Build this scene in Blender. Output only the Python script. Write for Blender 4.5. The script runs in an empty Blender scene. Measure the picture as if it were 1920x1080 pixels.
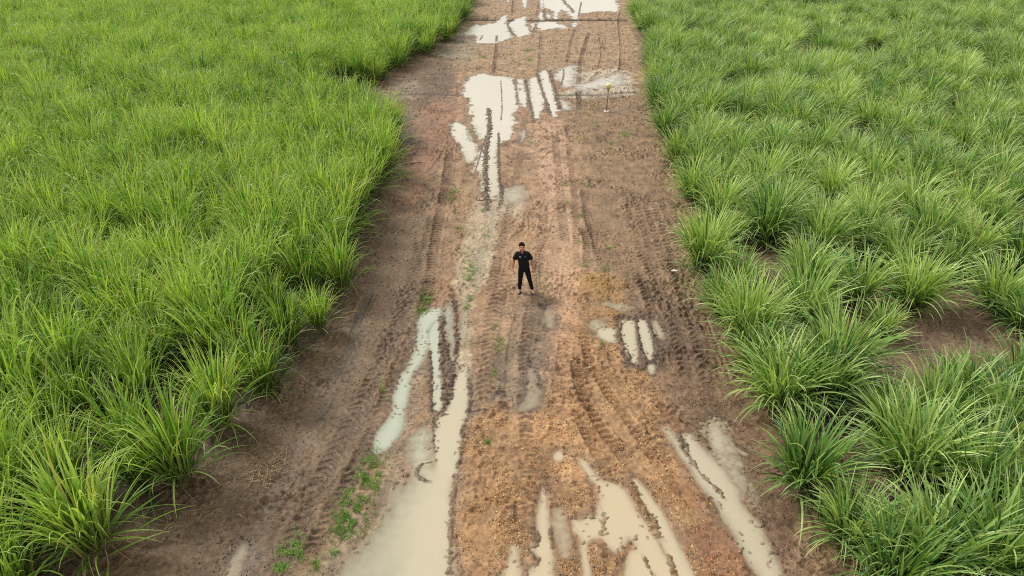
import bpy, bmesh, math, random
import numpy as np
from mathutils import Vector, Matrix, Quaternion

R = math.radians
scene = bpy.context.scene
col = scene.collection

# ------------------------------------------------------------------ camera
CAM_H, PITCH, F = 11.8, R(31.1), 1280.0          # F in pixels of the 1920 wide photograph
cd = bpy.data.cameras.new('camera'); cam = bpy.data.objects.new('camera', cd); col.objects.link(cam)
cam.location = (0, 0, CAM_H); cam.rotation_euler = (math.pi/2-PITCH, 0, 0)
cd.sensor_width = 36; cd.lens = 36*F/1920; cd.clip_end = 4000; cd.clip_start = 0.1
scene.camera = cam

# ------------------------------------------------------------------ sky, sun, exposure
SUN_EL, SUN_AZ = R(48), R(-58)                      # azimuth from +Y, clockwise: light from the left and ahead
w = bpy.data.worlds.new("World"); scene.world = w; w.use_nodes = True
nt = w.node_tree; nt.nodes.clear()
out = nt.nodes.new('ShaderNodeOutputWorld'); bg = nt.nodes.new('ShaderNodeBackground')
sky = nt.nodes.new('ShaderNodeTexSky'); sky.sky_type = 'NISHITA'; sky.sun_disc = False
sky.sun_elevation = SUN_EL; sky.sun_rotation = SUN_AZ; sky.dust_density = 4; sky.air_density = 1.0
hs = nt.nodes.new('ShaderNodeHueSaturation'); hs.inputs['Saturation'].default_value = 0.12
mx = nt.nodes.new('ShaderNodeMix'); mx.data_type = 'RGBA'; mx.inputs[0].default_value = 0.6
mx.inputs[7].default_value = (6.9, 6.7, 6.2, 1)       # an even cloud deck over the clear sky
nt.links.new(sky.outputs[0], hs.inputs['Color']); nt.links.new(hs.outputs[0], mx.inputs[6])
ctc = nt.nodes.new('ShaderNodeTexCoord'); cn = nt.nodes.new('ShaderNodeTexNoise'); cn.inputs['Scale'].default_value = 2.6; cn.inputs['Detail'].default_value = 6
nt.links.new(ctc.outputs['Generated'], cn.inputs['Vector'])
cmr = nt.nodes.new('ShaderNodeMapRange'); cmr.inputs[1].default_value = .3; cmr.inputs[2].default_value = .7; cmr.inputs[3].default_value = .68; cmr.inputs[4].default_value = 1.32
nt.links.new(cn.outputs[0], cmr.inputs[0])
cm = nt.nodes.new('ShaderNodeMix'); cm.data_type = 'RGBA'; cm.blend_type = 'MULTIPLY'; cm.inputs[0].default_value = 1     # broken cloud
nt.links.new(mx.outputs[2], cm.inputs[6]); nt.links.new(cmr.outputs[0], cm.inputs[7])
nt.links.new(cm.outputs[2], bg.inputs['Color']); bg.inputs['Strength'].default_value = 0.08
nt.links.new(bg.outputs[0], out.inputs[0])
sd = bpy.data.lights.new('sun', 'SUN'); sd.energy = 1.5; sd.angle = R(10); sd.color = (1, 0.95, 0.86)
sun = bpy.data.objects.new('sun', sd); col.objects.link(sun)
sdir = Vector((math.cos(SUN_EL)*math.sin(SUN_AZ), math.cos(SUN_EL)*math.cos(SUN_AZ), math.sin(SUN_EL)))
sun.rotation_euler = sdir.to_track_quat('Z', 'Y').to_euler(); sun.location = sdir*60
scene.view_settings.view_transform = 'Standard'; scene.view_settings.look = 'None'
scene.view_settings.exposure = 0.97; scene.view_settings.gamma = 1
scene.cycles.use_denoising = False
scene.cycles.filter_width = 1.05
scene.cycles.max_bounces = 6; scene.cycles.diffuse_bounces = 3; scene.cycles.transmission_bounces = 3
scene.cycles.transparent_max_bounces = 6; scene.cycles.glossy_bounces = 2

# ------------------------------------------------------------------ helpers
cP, sP = math.cos(PITCH), math.sin(PITCH)
def P(u, v):
    """photo pixel -> point of the ground plane"""
    a, b = (u-960)/F, (540-v)/F
    dy, dz = cP+b*sP, -sP+b*cP
    t = CAM_H/-dz
    return (a*t, dy*t)
def PX(x, y, z=0.0):
    zc = y*cP-(z-CAM_H)*sP
    return 960+F*x/zc, 540-F*(y*sP+(z-CAM_H)*cP)/zc
def PP(pts): return np.array([P(*p) for p in pts])
def lin(c): 
    c = np.array(c, float)/255
    return np.where(c < .04045, c/12.92, ((c+.055)/1.055)**2.4)

def tag(o, label=None, cat=None, group=None, kind=None):
    if label: o['label'] = label
    if cat: o['category'] = cat
    if group: o['group'] = group
    if kind: o['kind'] = kind
    return o
def empty(name, loc=(0, 0, 0), rz=0):
    o = bpy.data.objects.new(name, None); col.objects.link(o); o.location = loc; o.rotation_euler = (0, 0, rz)
    o.empty_display_size = .1
    return o
def mesh_np(name, verts, faces, cols=None, cname='Col', smooth=True):
    """faces: (n,4) int array"""
    me = bpy.data.meshes.new(name)
    verts = np.asarray(verts, np.float32); faces = np.asarray(faces, np.int32)
    k = faces.shape[1]
    me.vertices.add(len(verts)); me.vertices.foreach_set('co', verts.ravel())
    me.loops.add(faces.size); me.loops.foreach_set('vertex_index', faces.ravel())
    me.polygons.add(len(faces))
    me.polygons.foreach_set('loop_start', np.arange(0, faces.size, k, dtype=np.int32))
    me.polygons.foreach_set('use_smooth', np.full(len(faces), smooth))
    me.update(calc_edges=True)
    if cols is not None:
        for nm, c in (cols.items() if isinstance(cols, dict) else [(cname, cols)]):
            c = np.asarray(c, np.float32)
            if c.ndim == 1:
                a = me.attributes.new(nm, 'FLOAT', 'POINT'); a.data.foreach_set('value', c)
            else:
                a = me.attributes.new(nm, 'FLOAT_COLOR', 'POINT')
                if c.shape[1] == 3: c = np.c_[c, np.ones(len(c))].astype(np.float32)
                a.data.foreach_set('color', c.ravel())
    return me
def obj(name, me, mat=None, parent=None):
    if mat and not me.materials: me.materials.append(mat)
    o = bpy.data.objects.new(name, me); col.objects.link(o)
    if parent: o.parent = parent
    return o

def _h(ix, iy, seed):
    n = (ix.astype(np.int64)*374761393+iy.astype(np.int64)*668265263+seed*1442695041) & 0xffffffff
    n = ((n ^ (n >> 13))*1274126177) & 0xffffffff
    n = ((n ^ (n >> 15))*2246822519) & 0xffffffff
    return (n ^ (n >> 16)) & 0xffff
_GX = np.cos(np.arange(65536)/65536*2*np.pi).astype(np.float32); _GY = np.sin(np.arange(65536)/65536*2*np.pi).astype(np.float32)
def noise(x, y, s, seed=0):
    """gradient noise, about -1..1, feature size s metres"""
    x = x/s+seed*17.37; y = y/s-seed*9.13
    fx, fy = np.floor(x), np.floor(y); dx = (x-fx).astype(np.float32); dy = (y-fy).astype(np.float32)
    ix = fx.astype(np.int64); iy = fy.astype(np.int64)
    u = dx*dx*dx*(dx*(dx*6-15)+10); v = dy*dy*dy*(dy*(dy*6-15)+10)
    def g(i, j, a, b):
        h = _h(i, j, seed); return _GX[h]*a+_GY[h]*b
    n0 = g(ix, iy, dx, dy)*(1-u)+g(ix+1, iy, dx-1, dy)*u
    n1 = g(ix, iy+1, dx, dy-1)*(1-u)+g(ix+1, iy+1, dx-1, dy-1)*u
    return (n0*(1-v)+n1*v)*1.5
def fbm(x, y, s, seed=0, o=3):
    a = 0; amp = 1; t = 0
    for k in range(o):
        a = a+noise(x, y, s/2**k, seed+k*7)*amp; t += amp; amp *= .55
    return a/t
def sstep(a, b, x):
    t = np.clip((x-a)/(b-a), 0, 1); return t*t*(3-2*t)
def smooth_line(p, n=6, closed=False):
    p = np.asarray(p, float); m = len(p); out = []
    rng_ = range(m if closed else m-1)
    for i in rng_:
        if closed: a, b, c, d = p[(i-1) % m], p[i], p[(i+1) % m], p[(i+2) % m]
        else: a, b, c, d = p[max(i-1, 0)], p[i], p[i+1], p[min(i+2, m-1)]
        for k in range(n):
            t = k/n
            out.append(.5*((2*b)+(-a+c)*t+(2*a-5*b+4*c-d)*t*t+(-a+3*b-3*c+d)*t**3))
    if not closed: out.append(p[-1])
    return np.array(out)
def in_poly(x, y, poly):
    ins = np.zeros(x.shape, bool); m = len(poly)
    for i in range(m):
        x1, y1 = poly[i]; x2, y2 = poly[(i+1) % m]
        if y1 == y2: continue
        c = ((y1 > y) != (y2 > y)) & (x < (x2-x1)*(y-y1)/(y2-y1)+x1)
        ins ^= c
    return ins
def line_dist(x, y, pl, closed=False):
    """distance, signed side offset, arc length"""
    best = np.full(x.shape, 1e9); side = np.zeros(x.shape); arc = np.zeros(x.shape); s0 = 0
    m = len(pl)
    for i in range(m if closed else m-1):
        x1, y1 = pl[i]; x2, y2 = pl[(i+1) % m]
        ex, ey = x2-x1, y2-y1; L2 = ex*ex+ey*ey
        if L2 < 1e-9: continue
        L = math.sqrt(L2)
        t = np.clip(((x-x1)*ex+(y-y1)*ey)/L2, 0, 1)
        dx, dy = x-x1-t*ex, y-y1-t*ey
        d = dx*dx+dy*dy
        b = d < best
        best = np.where(b, d, best); side = np.where(b, (dx*ey-dy*ex)/L, side); arc = np.where(b, s0+t*L, arc)
        s0 += L
    return np.sqrt(best), side, arc, s0

# ------------------------------------------------------------------ materials
def new_mat(name):
    m = bpy.data.materials.new(name); m.use_nodes = True
    return m, m.node_tree, m.node_tree.nodes['Principled BSDF']
def N(nt, t, **kw):
    n = nt.nodes.new(t)
    for k, v in kw.items(): setattr(n, k, v)
    return n
def plain(name, c, rough=.8, spec=.3, noise_s=0, amt=.2, bump=0, metal=0):
    m, nt, b = new_mat(name)
    b.inputs['Base Color'].default_value = (*c, 1); b.inputs['Roughness'].default_value = rough
    b.inputs['Specular IOR Level'].default_value = spec; b.inputs['Metallic'].default_value = metal
    if noise_s:
        tc = N(nt, 'ShaderNodeTexCoord'); tx = N(nt, 'ShaderNodeTexNoise'); tx.inputs['Scale'].default_value = noise_s
        tx.inputs['Detail'].default_value = 5
        nt.links.new(tc.outputs['Object'], tx.inputs['Vector'])
        mp = N(nt, 'ShaderNodeMapRange'); mp.inputs[1].default_value = .3; mp.inputs[2].default_value = .7
        mp.inputs[3].default_value = 1-amt; mp.inputs[4].default_value = 1+amt
        nt.links.new(tx.outputs[0], mp.inputs[0])
        mm = N(nt, 'ShaderNodeMix', data_type='RGBA', blend_type='MULTIPLY'); mm.inputs[0].default_value = 1
        mm.inputs[6].default_value = (*c, 1); nt.links.new(mp.outputs[0], mm.inputs[7]); nt.links.new(mm.outputs[2], b.inputs['Base Color'])
        if bump:
            bp = N(nt, 'ShaderNodeBump'); bp.inputs['Strength'].default_value = bump; bp.inputs['Distance'].default_value = .01
            nt.links.new(tx.outputs[0], bp.inputs['Height']); nt.links.new(bp.outputs[0], b.inputs['Normal'])
    return m

def ground_mat():
    m, nt, b = new_mat('mud')
    at = N(nt, 'ShaderNodeAttribute', attribute_name='Col'); wt = N(nt, 'ShaderNodeAttribute', attribute_name='wet')
    tc = N(nt, 'ShaderNodeTexCoord')
    n1 = N(nt, 'ShaderNodeTexNoise'); n1.inputs['Scale'].default_value = 9; n1.inputs['Detail'].default_value = 8; n1.inputs['Roughness'].default_value = .7
    n2 = N(nt, 'ShaderNodeTexNoise'); n2.inputs['Scale'].default_value = 45; n2.inputs['Detail'].default_value = 4
    for n in (n1, n2): nt.links.new(tc.outputs['Object'], n.inputs['Vector'])
    mp = N(nt, 'ShaderNodeMapRange'); mp.inputs[1].default_value = .3; mp.inputs[2].default_value = .7
    mp.inputs[3].default_value = .74; mp.inputs[4].default_value = 1.26
    nt.links.new(n1.outputs[0], mp.inputs[0])
    mm = N(nt, 'ShaderNodeMix', data_type='RGBA', blend_type='MULTIPLY'); mm.inputs[0].default_value = 1
    nt.links.new(at.outputs['Color'], mm.inputs[6]); nt.links.new(mp.outputs[0], mm.inputs[7])
    nt.links.new(mm.outputs[2], b.inputs['Base Color'])
    r = N(nt, 'ShaderNodeMapRange'); r.inputs[3].default_value = .92; r.inputs[4].default_value = .33
    nt.links.new(wt.outputs['Fac'], r.inputs[0]); nt.links.new(r.outputs[0], b.inputs['Roughness'])
    b.inputs['Specular IOR Level'].default_value = .35
    b1 = N(nt, 'ShaderNodeBump'); b1.inputs['Strength'].default_value = .7; b1.inputs['Distance'].default_value = .03
    b2 = N(nt, 'ShaderNodeBump'); b2.inputs['Strength'].default_value = .6; b2.inputs['Distance'].default_value = .012
    nt.links.new(n1.outputs[0], b1.inputs['Height']); nt.links.new(n2.outputs[0], b2.inputs['Height'])
    nt.links.new(b1.outputs[0], b2.inputs['Normal']); nt.links.new(b2.outputs[0], b.inputs['Normal'])
    return m

def water_mat():
    m, nt, b = new_mat('muddy_water')
    at = N(nt, 'ShaderNodeAttribute', attribute_name='Col'); dp = N(nt, 'ShaderNodeAttribute', attribute_name='opacity')
    nt.links.new(at.outputs['Color'], b.inputs['Base Color']); nt.links.new(dp.outputs['Fac'], b.inputs['Alpha'])
    b.inputs['Roughness'].default_value = .06; b.inputs['IOR'].default_value = 1.36
    tc = N(nt, 'ShaderNodeTexCoord'); n1 = N(nt, 'ShaderNodeTexNoise'); n1.inputs['Scale'].default_value = 3; n1.inputs['Detail'].default_value = 2
    nt.links.new(tc.outputs['Object'], n1.inputs['Vector'])
    bp = N(nt, 'ShaderNodeBump'); bp.inputs['Strength'].default_value = .05; bp.inputs['Distance'].default_value = .02
    nt.links.new(n1.outputs[0], bp.inputs['Height']); nt.links.new(bp.outputs[0], b.inputs['Normal'])
    return m

def leaf_mat(name, dark, mid, bright, tip, base, transl=.32):
    m, nt, b = new_mat(name)
    at = N(nt, 'ShaderNodeAttribute', attribute_name='blade')
    sp = N(nt, 'ShaderNodeSeparateColor'); nt.links.new(at.outputs['Color'], sp.inputs[0])
    geo = N(nt, 'ShaderNodeNewGeometry'); oi = N(nt, 'ShaderNodeObjectInfo')
    nz = N(nt, 'ShaderNodeTexNoise'); nz.inputs['Scale'].default_value = .12; nz.inputs['Detail'].default_value = 3
    nt.links.new(geo.outputs['Position'], nz.inputs['Vector'])
    # tone = blade tone + clump random + field-scale drift
    a = N(nt, 'ShaderNodeMath', operation='MULTIPLY_ADD'); a.inputs[1].default_value = .36; nt.links.new(oi.outputs['Random'], a.inputs[0])
    nt.links.new(sp.outputs[0], a.inputs[2])
    c = N(nt, 'ShaderNodeMath', operation='MULTIPLY_ADD'); c.inputs[1].default_value = .5; nt.links.new(nz.outputs[0], c.inputs[0]); nt.links.new(a.outputs[0], c.inputs[2])
    d = N(nt, 'ShaderNodeMath', operation='SUBTRACT'); d.inputs[1].default_value = .41; nt.links.new(c.outputs[0], d.inputs[0])
    cr = N(nt, 'ShaderNodeValToRGB'); e = cr.color_ramp.elements
    e[0].position = .1; e[0].color = (*dark, 1); e[1].position = .95; e[1].color = (*bright, 1)
    k = cr.color_ramp.elements.new(.5); k.color = (*mid, 1)
    nt.links.new(d.outputs[0], cr.inputs[0])
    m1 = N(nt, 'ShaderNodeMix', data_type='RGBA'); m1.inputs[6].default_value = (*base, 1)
    r1 = N(nt, 'ShaderNodeMapRange'); r1.inputs[1].default_value = .0; r1.inputs[2].default_value = .48; r1.inputs[3].default_value = .15  # lower blade darker: sheath colour plus shade inside the clump painted in
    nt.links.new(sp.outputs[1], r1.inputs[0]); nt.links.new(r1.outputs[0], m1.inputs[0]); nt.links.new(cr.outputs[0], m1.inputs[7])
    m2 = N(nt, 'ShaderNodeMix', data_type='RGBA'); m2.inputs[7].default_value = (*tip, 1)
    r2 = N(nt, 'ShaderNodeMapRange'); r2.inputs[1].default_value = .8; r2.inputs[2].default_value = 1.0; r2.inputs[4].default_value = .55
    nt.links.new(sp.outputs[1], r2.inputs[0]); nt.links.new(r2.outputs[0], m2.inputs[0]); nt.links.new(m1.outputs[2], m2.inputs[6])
    m3 = N(nt, 'ShaderNodeMix', data_type='RGBA'); m3.inputs[7].default_value = (.38, .34, .13, 1)
    nt.links.new(sp.outputs[2], m3.inputs[0]); nt.links.new(m2.outputs[2], m3.inputs[6])
    nt.links.new(m3.outputs[2], b.inputs['Base Color']); b.inputs['Roughness'].default_value = .42; b.inputs['Specular IOR Level'].default_value = .4
    tr = N(nt, 'ShaderNodeBsdfTranslucent')
    tm = N(nt, 'ShaderNodeMix', data_type='RGBA', blend_type='MULTIPLY'); tm.inputs[0].default_value = 1; tm.inputs[7].default_value = (1.25, 1.25, .55, 1)
    nt.links.new(m3.outputs[2], tm.inputs[6]); nt.links.new(tm.outputs[2], tr.inputs['Color'])
    ms = N(nt, 'ShaderNodeMixShader'); ms.inputs[0].default_value = transl
    nt.links.new(b.outputs[0], ms.inputs[1]); nt.links.new(tr.outputs[0], ms.inputs[2])
    nt.links.new(ms.outputs[0], nt.nodes['Material Output'].inputs[0])
    return m

M = {}
M['mud'] = ground_mat(); M['water'] = water_mat()
M['leaf_left'] = leaf_mat('yellow_green_leaf', (.045, .12, .02), (.20, .375, .055), (.48, .63, .14), (.58, .68, .28), (.07, .10, .03), .33)  # yellower green leaf of the left planting
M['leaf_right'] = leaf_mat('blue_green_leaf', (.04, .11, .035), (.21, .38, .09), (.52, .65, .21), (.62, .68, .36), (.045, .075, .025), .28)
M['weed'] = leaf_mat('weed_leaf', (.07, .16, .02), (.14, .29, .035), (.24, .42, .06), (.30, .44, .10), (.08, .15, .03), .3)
M['stalk'] = plain('cane_stalk', (.20, .17, .08), .7, .3, 25, .35)
M['straw'] = plain('dry_straw', (.34, .25, .15), .85, .2, 12, .35)

# ------------------------------------------------------------------ THE GROUND
def spacing_y():
    ys = [-12.0, -6, -2, 1, 3, 4.5, 5.5, 6.2, 6.8, 7.2]
    y = 7.4
    while y < 92:
        ys.append(y); y += min(.22, max(.019, .5*(y*y+CAM_H**2)/(CAM_H*F*.5333)))
    st = .3
    while y < 1500: ys.append(y); y += st; st *= 1.25
    return np.array(ys)
xs_in = np.arange(-9.2, 13.4, .029)
def outw(a, sgn):
    r = []; st = .06; x = a
    while abs(x) < 1500:
        x += sgn*st; st = min(st*1.05, .5) if abs(x) < 24 else st*1.15
        r.append(x)
    return r
gx = np.array(outw(xs_in[0], -1)[::-1]+list(xs_in)+outw(xs_in[-1], 1)); gy = spacing_y()
X, Y = np.meshgrid(gx, gy)
NX, NY = len(gx), len(gy)
U, V = PX(X, np.maximum(Y, 2.0))
LEVEL = -.022

# relief of the open soil
churn = sstep(-.1, .35, fbm(X, Y, 2.2, 3, 3))
n15 = fbm(X, Y, 1.6, 11, 2); n04 = noise(X, Y, .38, 21); n015 = noise(X, Y, .15, 31); n007 = noise(X, Y, .075, 41)
Z = .018*n15+.012*n04+.007*noise(X, Y*.6, .24, 23)
clod = np.maximum(0, n015-.12)*.12+np.maximum(0, n007-.12)*.07-np.maximum(0, -n015-.22)*.09-np.maximum(0, -n04-.2)*.06+np.maximum(0, n04-.2)*.04
Z = Z+clod*(.25+.9*churn)

def region(poly, soft, nz=.25, smooth=True):
    """soft mask 0..1 of a traced outline"""
    pl = PP(poly)
    if smooth: pl = smooth_line(pl, 4, True)
    out_ = np.zeros(X.shape, np.float32); mrg = soft*2+.6
    i0, i1 = np.searchsorted(gy, [pl[:, 1].min()-mrg, pl[:, 1].max()+mrg]); j0, j1 = np.searchsorted(gx, [pl[:, 0].min()-mrg, pl[:, 0].max()+mrg])
    x, y = X[i0:i1, j0:j1], Y[i0:i1, j0:j1]
    d = line_dist(x, y, pl, True)[0]*np.where(in_poly(x, y, pl), 1, -1)+nz*fbm(x, y, 1.0, 51, 3)*soft*2
    out_[i0:i1, j0:j1] = sstep(-soft, soft, d)
    return out_

# ---- soil colours (albedo) -------------------------------------------------
KA = .69
def C(r, g, b): return (lin((r, g, b))*KA).reshape(1, 1, 3)
A = np.ones(X.shape+(1,))*C(169, 140, 111)
def paint(mask, c, a=1.0):
    global A
    A += (c-A)*(mask*a)[..., None]
_NOISE_MARK = 0
v1 = sstep(-.3, .4, fbm(X, Y, 3.0, 61, 3)); paint(v1, C(172, 135, 105), .7)
v2 = sstep(0, .5, fbm(X, Y, 1.3, 67, 3)); paint(v2, C(148, 115, 88), .6)
left_m = region([(380, 1300), (560, 1080), (640, 930), (700, 830), (765, 650), (795, 560), (800, 440), (835, 300), (848, 180), (880, 60), (900, -20), (700, -20), (400, 200), (-400, 700), (-400, 1300)], .35, 1, False)
paint(left_m, C(117, 95, 73), .93)
left_r = region([(790, 200), (845, 190), (848, 260), (820, 310), (770, 400), (750, 380), (775, 300)], .4, 1)
paint(left_r, C(160, 120, 92), .8)
right_m = region([(1480, 1200), (1400, 1080), (1330, 920), (1300, 800), (1250, 700), (1200, 600), (1150, 520), (1090, 420), (1100, 300), (1060, 180), (1190, 150), (1240, 250), (1300, 400), (1400, 600), (1500, 760), (1700, 1200)], .4, 1)
paint(right_m, C(146, 119, 90), .85)
paint(region([(1150, 560), (1330, 560), (1370, 660), (1420, 780), (1260, 790), (1230, 700), (1150, 640)], .4, 1), C(128, 102, 80), .8)
top_m = region([(860, -30), (1190, -30), (1195, 70), (1205, 150), (1000, 140), (860, 140), (860, 60)], .8, 1)
paint(top_m, C(172, 146, 116), .75)
gray = region([(930, 660), (1010, 650), (1020, 760), (960, 775), (925, 770)], .25, 1); paint(gray, C(128, 112, 96), .9)
paint(region([(985, 560), (1045, 560), (1060, 620), (1060, 690), (990, 690)], .3, 1), C(132, 113, 97), .75)
clay = region([(1085, 540), (1110, 515), (1160, 515), (1162, 560), (1165, 600), (1170, 680), (1240, 730), (1250, 800), (1310, 920), (1400, 1090), (1440, 1300), (830, 1300), (850, 1090), (862, 900), (872, 795), (935, 765), (1010, 768), (1045, 700), (1062, 640)], .22, 1.2)
paint(clay, C(186, 149, 110), .95)
paint(clay*sstep(-.1, .45, fbm(X, Y, .9, 71, 3)), C(164, 123, 84), .55)
paint(clay*sstep(-.05, .4, fbm(X, Y, .5, 73, 3)), C(144, 113, 86), .7)
paint(region([(1000, 780), (1060, 790), (1110, 900), (1060, 880), (1040, 850), (1000, 840)], .3, 1), C(210, 164, 118), .85)
paint(region([(1050, 420), (1095, 430), (1090, 540), (1060, 700), (1040, 700), (1045, 560), (1035, 480)], .35, 1), C(196, 158, 124), .85)
paint(region([(1000, 240), (1050, 240), (1080, 400), (1070, 530), (1020, 530), (1010, 400)], .5, 1), C(196, 162, 134), .75)
paint(region([(950, 420), (1040, 400), (1060, 480), (1040, 560), (960, 560), (930, 500)], .4, 1), C(184, 152, 120), .6)
paint(region([(1340, 800), (1460, 800), (1500, 1090), (1430, 1090), (1395, 960)], .3, 1), C(128, 98, 80), .7)
paint(region([(1300, 930), (1345, 960), (1430, 1090), (1330, 1090)], .3, 1), C(150, 108, 84), .8)
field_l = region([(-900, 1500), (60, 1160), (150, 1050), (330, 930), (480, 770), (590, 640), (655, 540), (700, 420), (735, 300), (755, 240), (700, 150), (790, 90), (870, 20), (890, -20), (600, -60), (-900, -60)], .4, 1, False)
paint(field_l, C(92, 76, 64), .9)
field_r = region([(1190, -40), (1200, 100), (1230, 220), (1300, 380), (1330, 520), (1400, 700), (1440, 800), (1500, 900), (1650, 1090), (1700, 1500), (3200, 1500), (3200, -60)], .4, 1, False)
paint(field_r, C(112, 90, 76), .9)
bare = region([(1580, 590), (1760, 570), (1900, 640), (1960, 700), (1780, 700), (1700, 740), (1640, 700)], .5, 1)
paint(bare, C(140, 115, 97), .8)
# pale silt left by drained water
silt = region([(895, 375), (960, 360), (985, 372), (975, 412), (940, 400), (925, 470), (915, 520), (893, 560), (880, 620), (885, 680), (868, 700), (850, 690), (865, 600), (855, 560), (848, 540), (865, 470), (880, 400)], .13, 1)
paint(silt, C(200, 182, 154), .75)
silt2 = region([(1075, 140), (1165, 130), (1190, 165), (1165, 180), (960, 186), (960, 176), (1070, 172)], .35, 1)
paint(silt2, C(200, 188, 166), .8)
silt3 = region([(780, 590), (830, 575), (850, 600), (800, 700), (760, 850), (740, 910), (690, 960), (630, 1100), (560, 1100), (640, 1000), (700, 930), (720, 880), (715, 850), (790, 690), (770, 640)], .15, 1)
paint(silt3, C(160, 142, 118), .7)
silt4 = region([(955, 585), (985, 560), (975, 640), (965, 760), (945, 770), (950, 680)], .15, 1)
paint(silt4, C(176, 150, 124), .6)
paint(region([(1345, 830), (1400, 880), (1430, 950), (1400, 950), (1370, 900)], .15, 1), C(165, 150, 128), .7)
paint(region([(868, 55), (900, 70), (880, 110), (840, 110), (815, 100), (850, 70)], .4, 1), C(150, 140, 122), .6)
paint(region([(730, 145), (790, 160), (780, 185), (740, 180)], .4, 1), C(158, 142, 122), .6)
# broad tyre-smoothed troughs, paler
trough = region([(430, 1100), (520, 900), (570, 800), (640, 660), (665, 600), (690, 610), (660, 690), (600, 800), (560, 880), (500, 1000), (470, 1100)], .2, 1)
paint(trough, C(128, 112, 96), .6)
# fine specks: dark crumbs and moist pits with micro-shadow painted in, pale grit
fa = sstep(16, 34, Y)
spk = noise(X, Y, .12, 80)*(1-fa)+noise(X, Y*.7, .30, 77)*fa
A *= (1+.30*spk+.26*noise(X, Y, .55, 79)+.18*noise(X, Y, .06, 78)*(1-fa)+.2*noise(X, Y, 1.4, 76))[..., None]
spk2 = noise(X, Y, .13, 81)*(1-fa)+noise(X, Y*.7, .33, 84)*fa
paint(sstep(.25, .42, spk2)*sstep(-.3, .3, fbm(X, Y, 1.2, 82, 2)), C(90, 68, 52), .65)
paint(sstep(.42, .6, noise(X, Y, .09, 83)), C(190, 165, 135), .22)
green = sstep(.1, .5, fbm(X, Y, 1.1, 87, 3))*region([(860, 380), (900, 380), (915, 520), (880, 700), (850, 1000), (560, 1100), (700, 860), (800, 560)], .3, 1)
paint(green, C(128, 126, 80), .4)
paint(sstep(.15, .5, fbm(X, Y, 1.4, 88, 3))*region([(860, 80), (1080, 80), (1080, 130), (860, 130)], .5, 1), C(140, 135, 90), .4)
wet = np.clip(.25+.3*fbm(X, Y, 1.5, 91, 2)+.35*left_m+.3*right_m, 0, 1)*(1-.8*clay)

# ---- wheel marks ------------------------------------------------------------
def sub(pl, mrg):
    i0, i1 = np.searchsorted(gy, [pl[:, 1].min()-mrg, pl[:, 1].max()+mrg]); j0, j1 = np.searchsorted(gx, [pl[:, 0].min()-mrg, pl[:, 0].max()+mrg])
    return slice(i0, i1), slice(j0, j1)
def rut(pts, wd, depth, tread=.0, period=.22, berm=.015, dark=.25, cross=0, slant=1.2, lug_col=.6, colour=(105, 84, 68)):
    pl = smooth_line(PP(pts), 5); s = sub(pl, wd*2+.3); x, y = X[s], Y[s]; depth *= 2; tread *= 2.2; berm *= 1.8; dark *= 1.25
    d, sd_, arc, L = line_dist(x, y, pl)
    d = np.abs(d+noise(x, y, .5, 101)*wd*.12)
    fade = sstep(0, .8, arc)*sstep(0, .8, L-arc)*np.clip(.75+.7*noise(x, y, 1.3, 103), .2, 1)
    inside = 1-sstep(wd*.75, wd, d)
    ph = arc/period+np.abs(sd_)*slant/period*.5
    if cross: ph = arc/period
    lug = sstep(-.2, .5, np.sin(ph*2*np.pi+noise(x, y, .5, 105)*1.6)+.5*noise(x, y, .12, 107))
    Z[s] += fade*(-depth*inside*(.7+.3*(1-(d/wd)**2))+tread*lug*inside+berm*np.exp(-((d-wd*1.15)/(.25*wd+.02))**2)*np.clip(.7+1.3*noise(x, y, .2, 109), 0, 2))
    k = fade*inside*(dark+lug_col*(1-lug)*(tread > 0)); k = np.clip(k, 0, 1)  # moist rut floor, with tread shadow painted into the gaps between lugs
    A[s] += (C(*colour)-A[s])*k[..., None]
def groove(pts, wd, depth, dark=.7, colour=(70, 56, 46), rough=.4):
    pl = smooth_line(PP(pts), 5); s = sub(pl, wd*3+.2); x, y = X[s], Y[s]
    d, sd_, arc, L = line_dist(x, y, pl); d = np.abs(d+noise(x, y, .25, 111)*wd*rough)
    g = np.exp(-(d/wd)**2)*sstep(0, .3, arc)*sstep(0, .3, L-arc)
    Z[s] += -depth*g+.3*depth*np.exp(-((d-wd*1.8)/(.5*wd))**2)
    A[s] += (C(*colour)-A[s])*(np.clip(g*1.2, 0, 1)*dark)[..., None]

# long wheel lines down the lane
rut([(560, 1080), (640, 930), (700, 815), (765, 650), (800, 560), (815, 460), (838, 330), (850, 220)], .22, .03, .02, .2, .03, .35)
rut([(520, 1080), (600, 900), (665, 780), (730, 640), (775, 520), (790, 440)], .25, .012, .02, .24, .012, .15)
rut([(440, 1080), (500, 960), (560, 830), (630, 690), (690, 560), (740, 430), (775, 330)], .25, .022, .0, .2, .02, .1, colour=(120, 104, 90))
rut([(640, 700), (668, 610), (700, 530)], .14, .03, .0, .2, .02, .6, colour=(100, 92, 82))
rut([(800, 330), (838, 280), (850, 240)], .16, .02, 0, .2, .02, .5, colour=(165, 128, 102))
rut([(745, 620), (770, 560), (795, 470), (815, 400), (850, 320)], .2, .012, .018, .2, .01, .12)
rut([(920, 560), (935, 480), (955, 400), (975, 300), (985, 220)], .2, .012, .012, .22, .008, .08)
rut([(1060, 460), (1052, 380), (1045, 300), (1040, 230)], .22, .018, .025, .2, .012, .12)
rut([(1082, 470), (1078, 380), (1070, 300), (1062, 230)], .16, .012, .02, .2, .012, .12)
rut([(990, 860), (985, 700), (990, 620), (1010, 500), (1020, 400)], .2, .014, .012, .22, .01, .08)
rut([(905, 780), (915, 700), (925, 600), (945, 520)], .3, .012, .015, .25, .01, .05)
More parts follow.
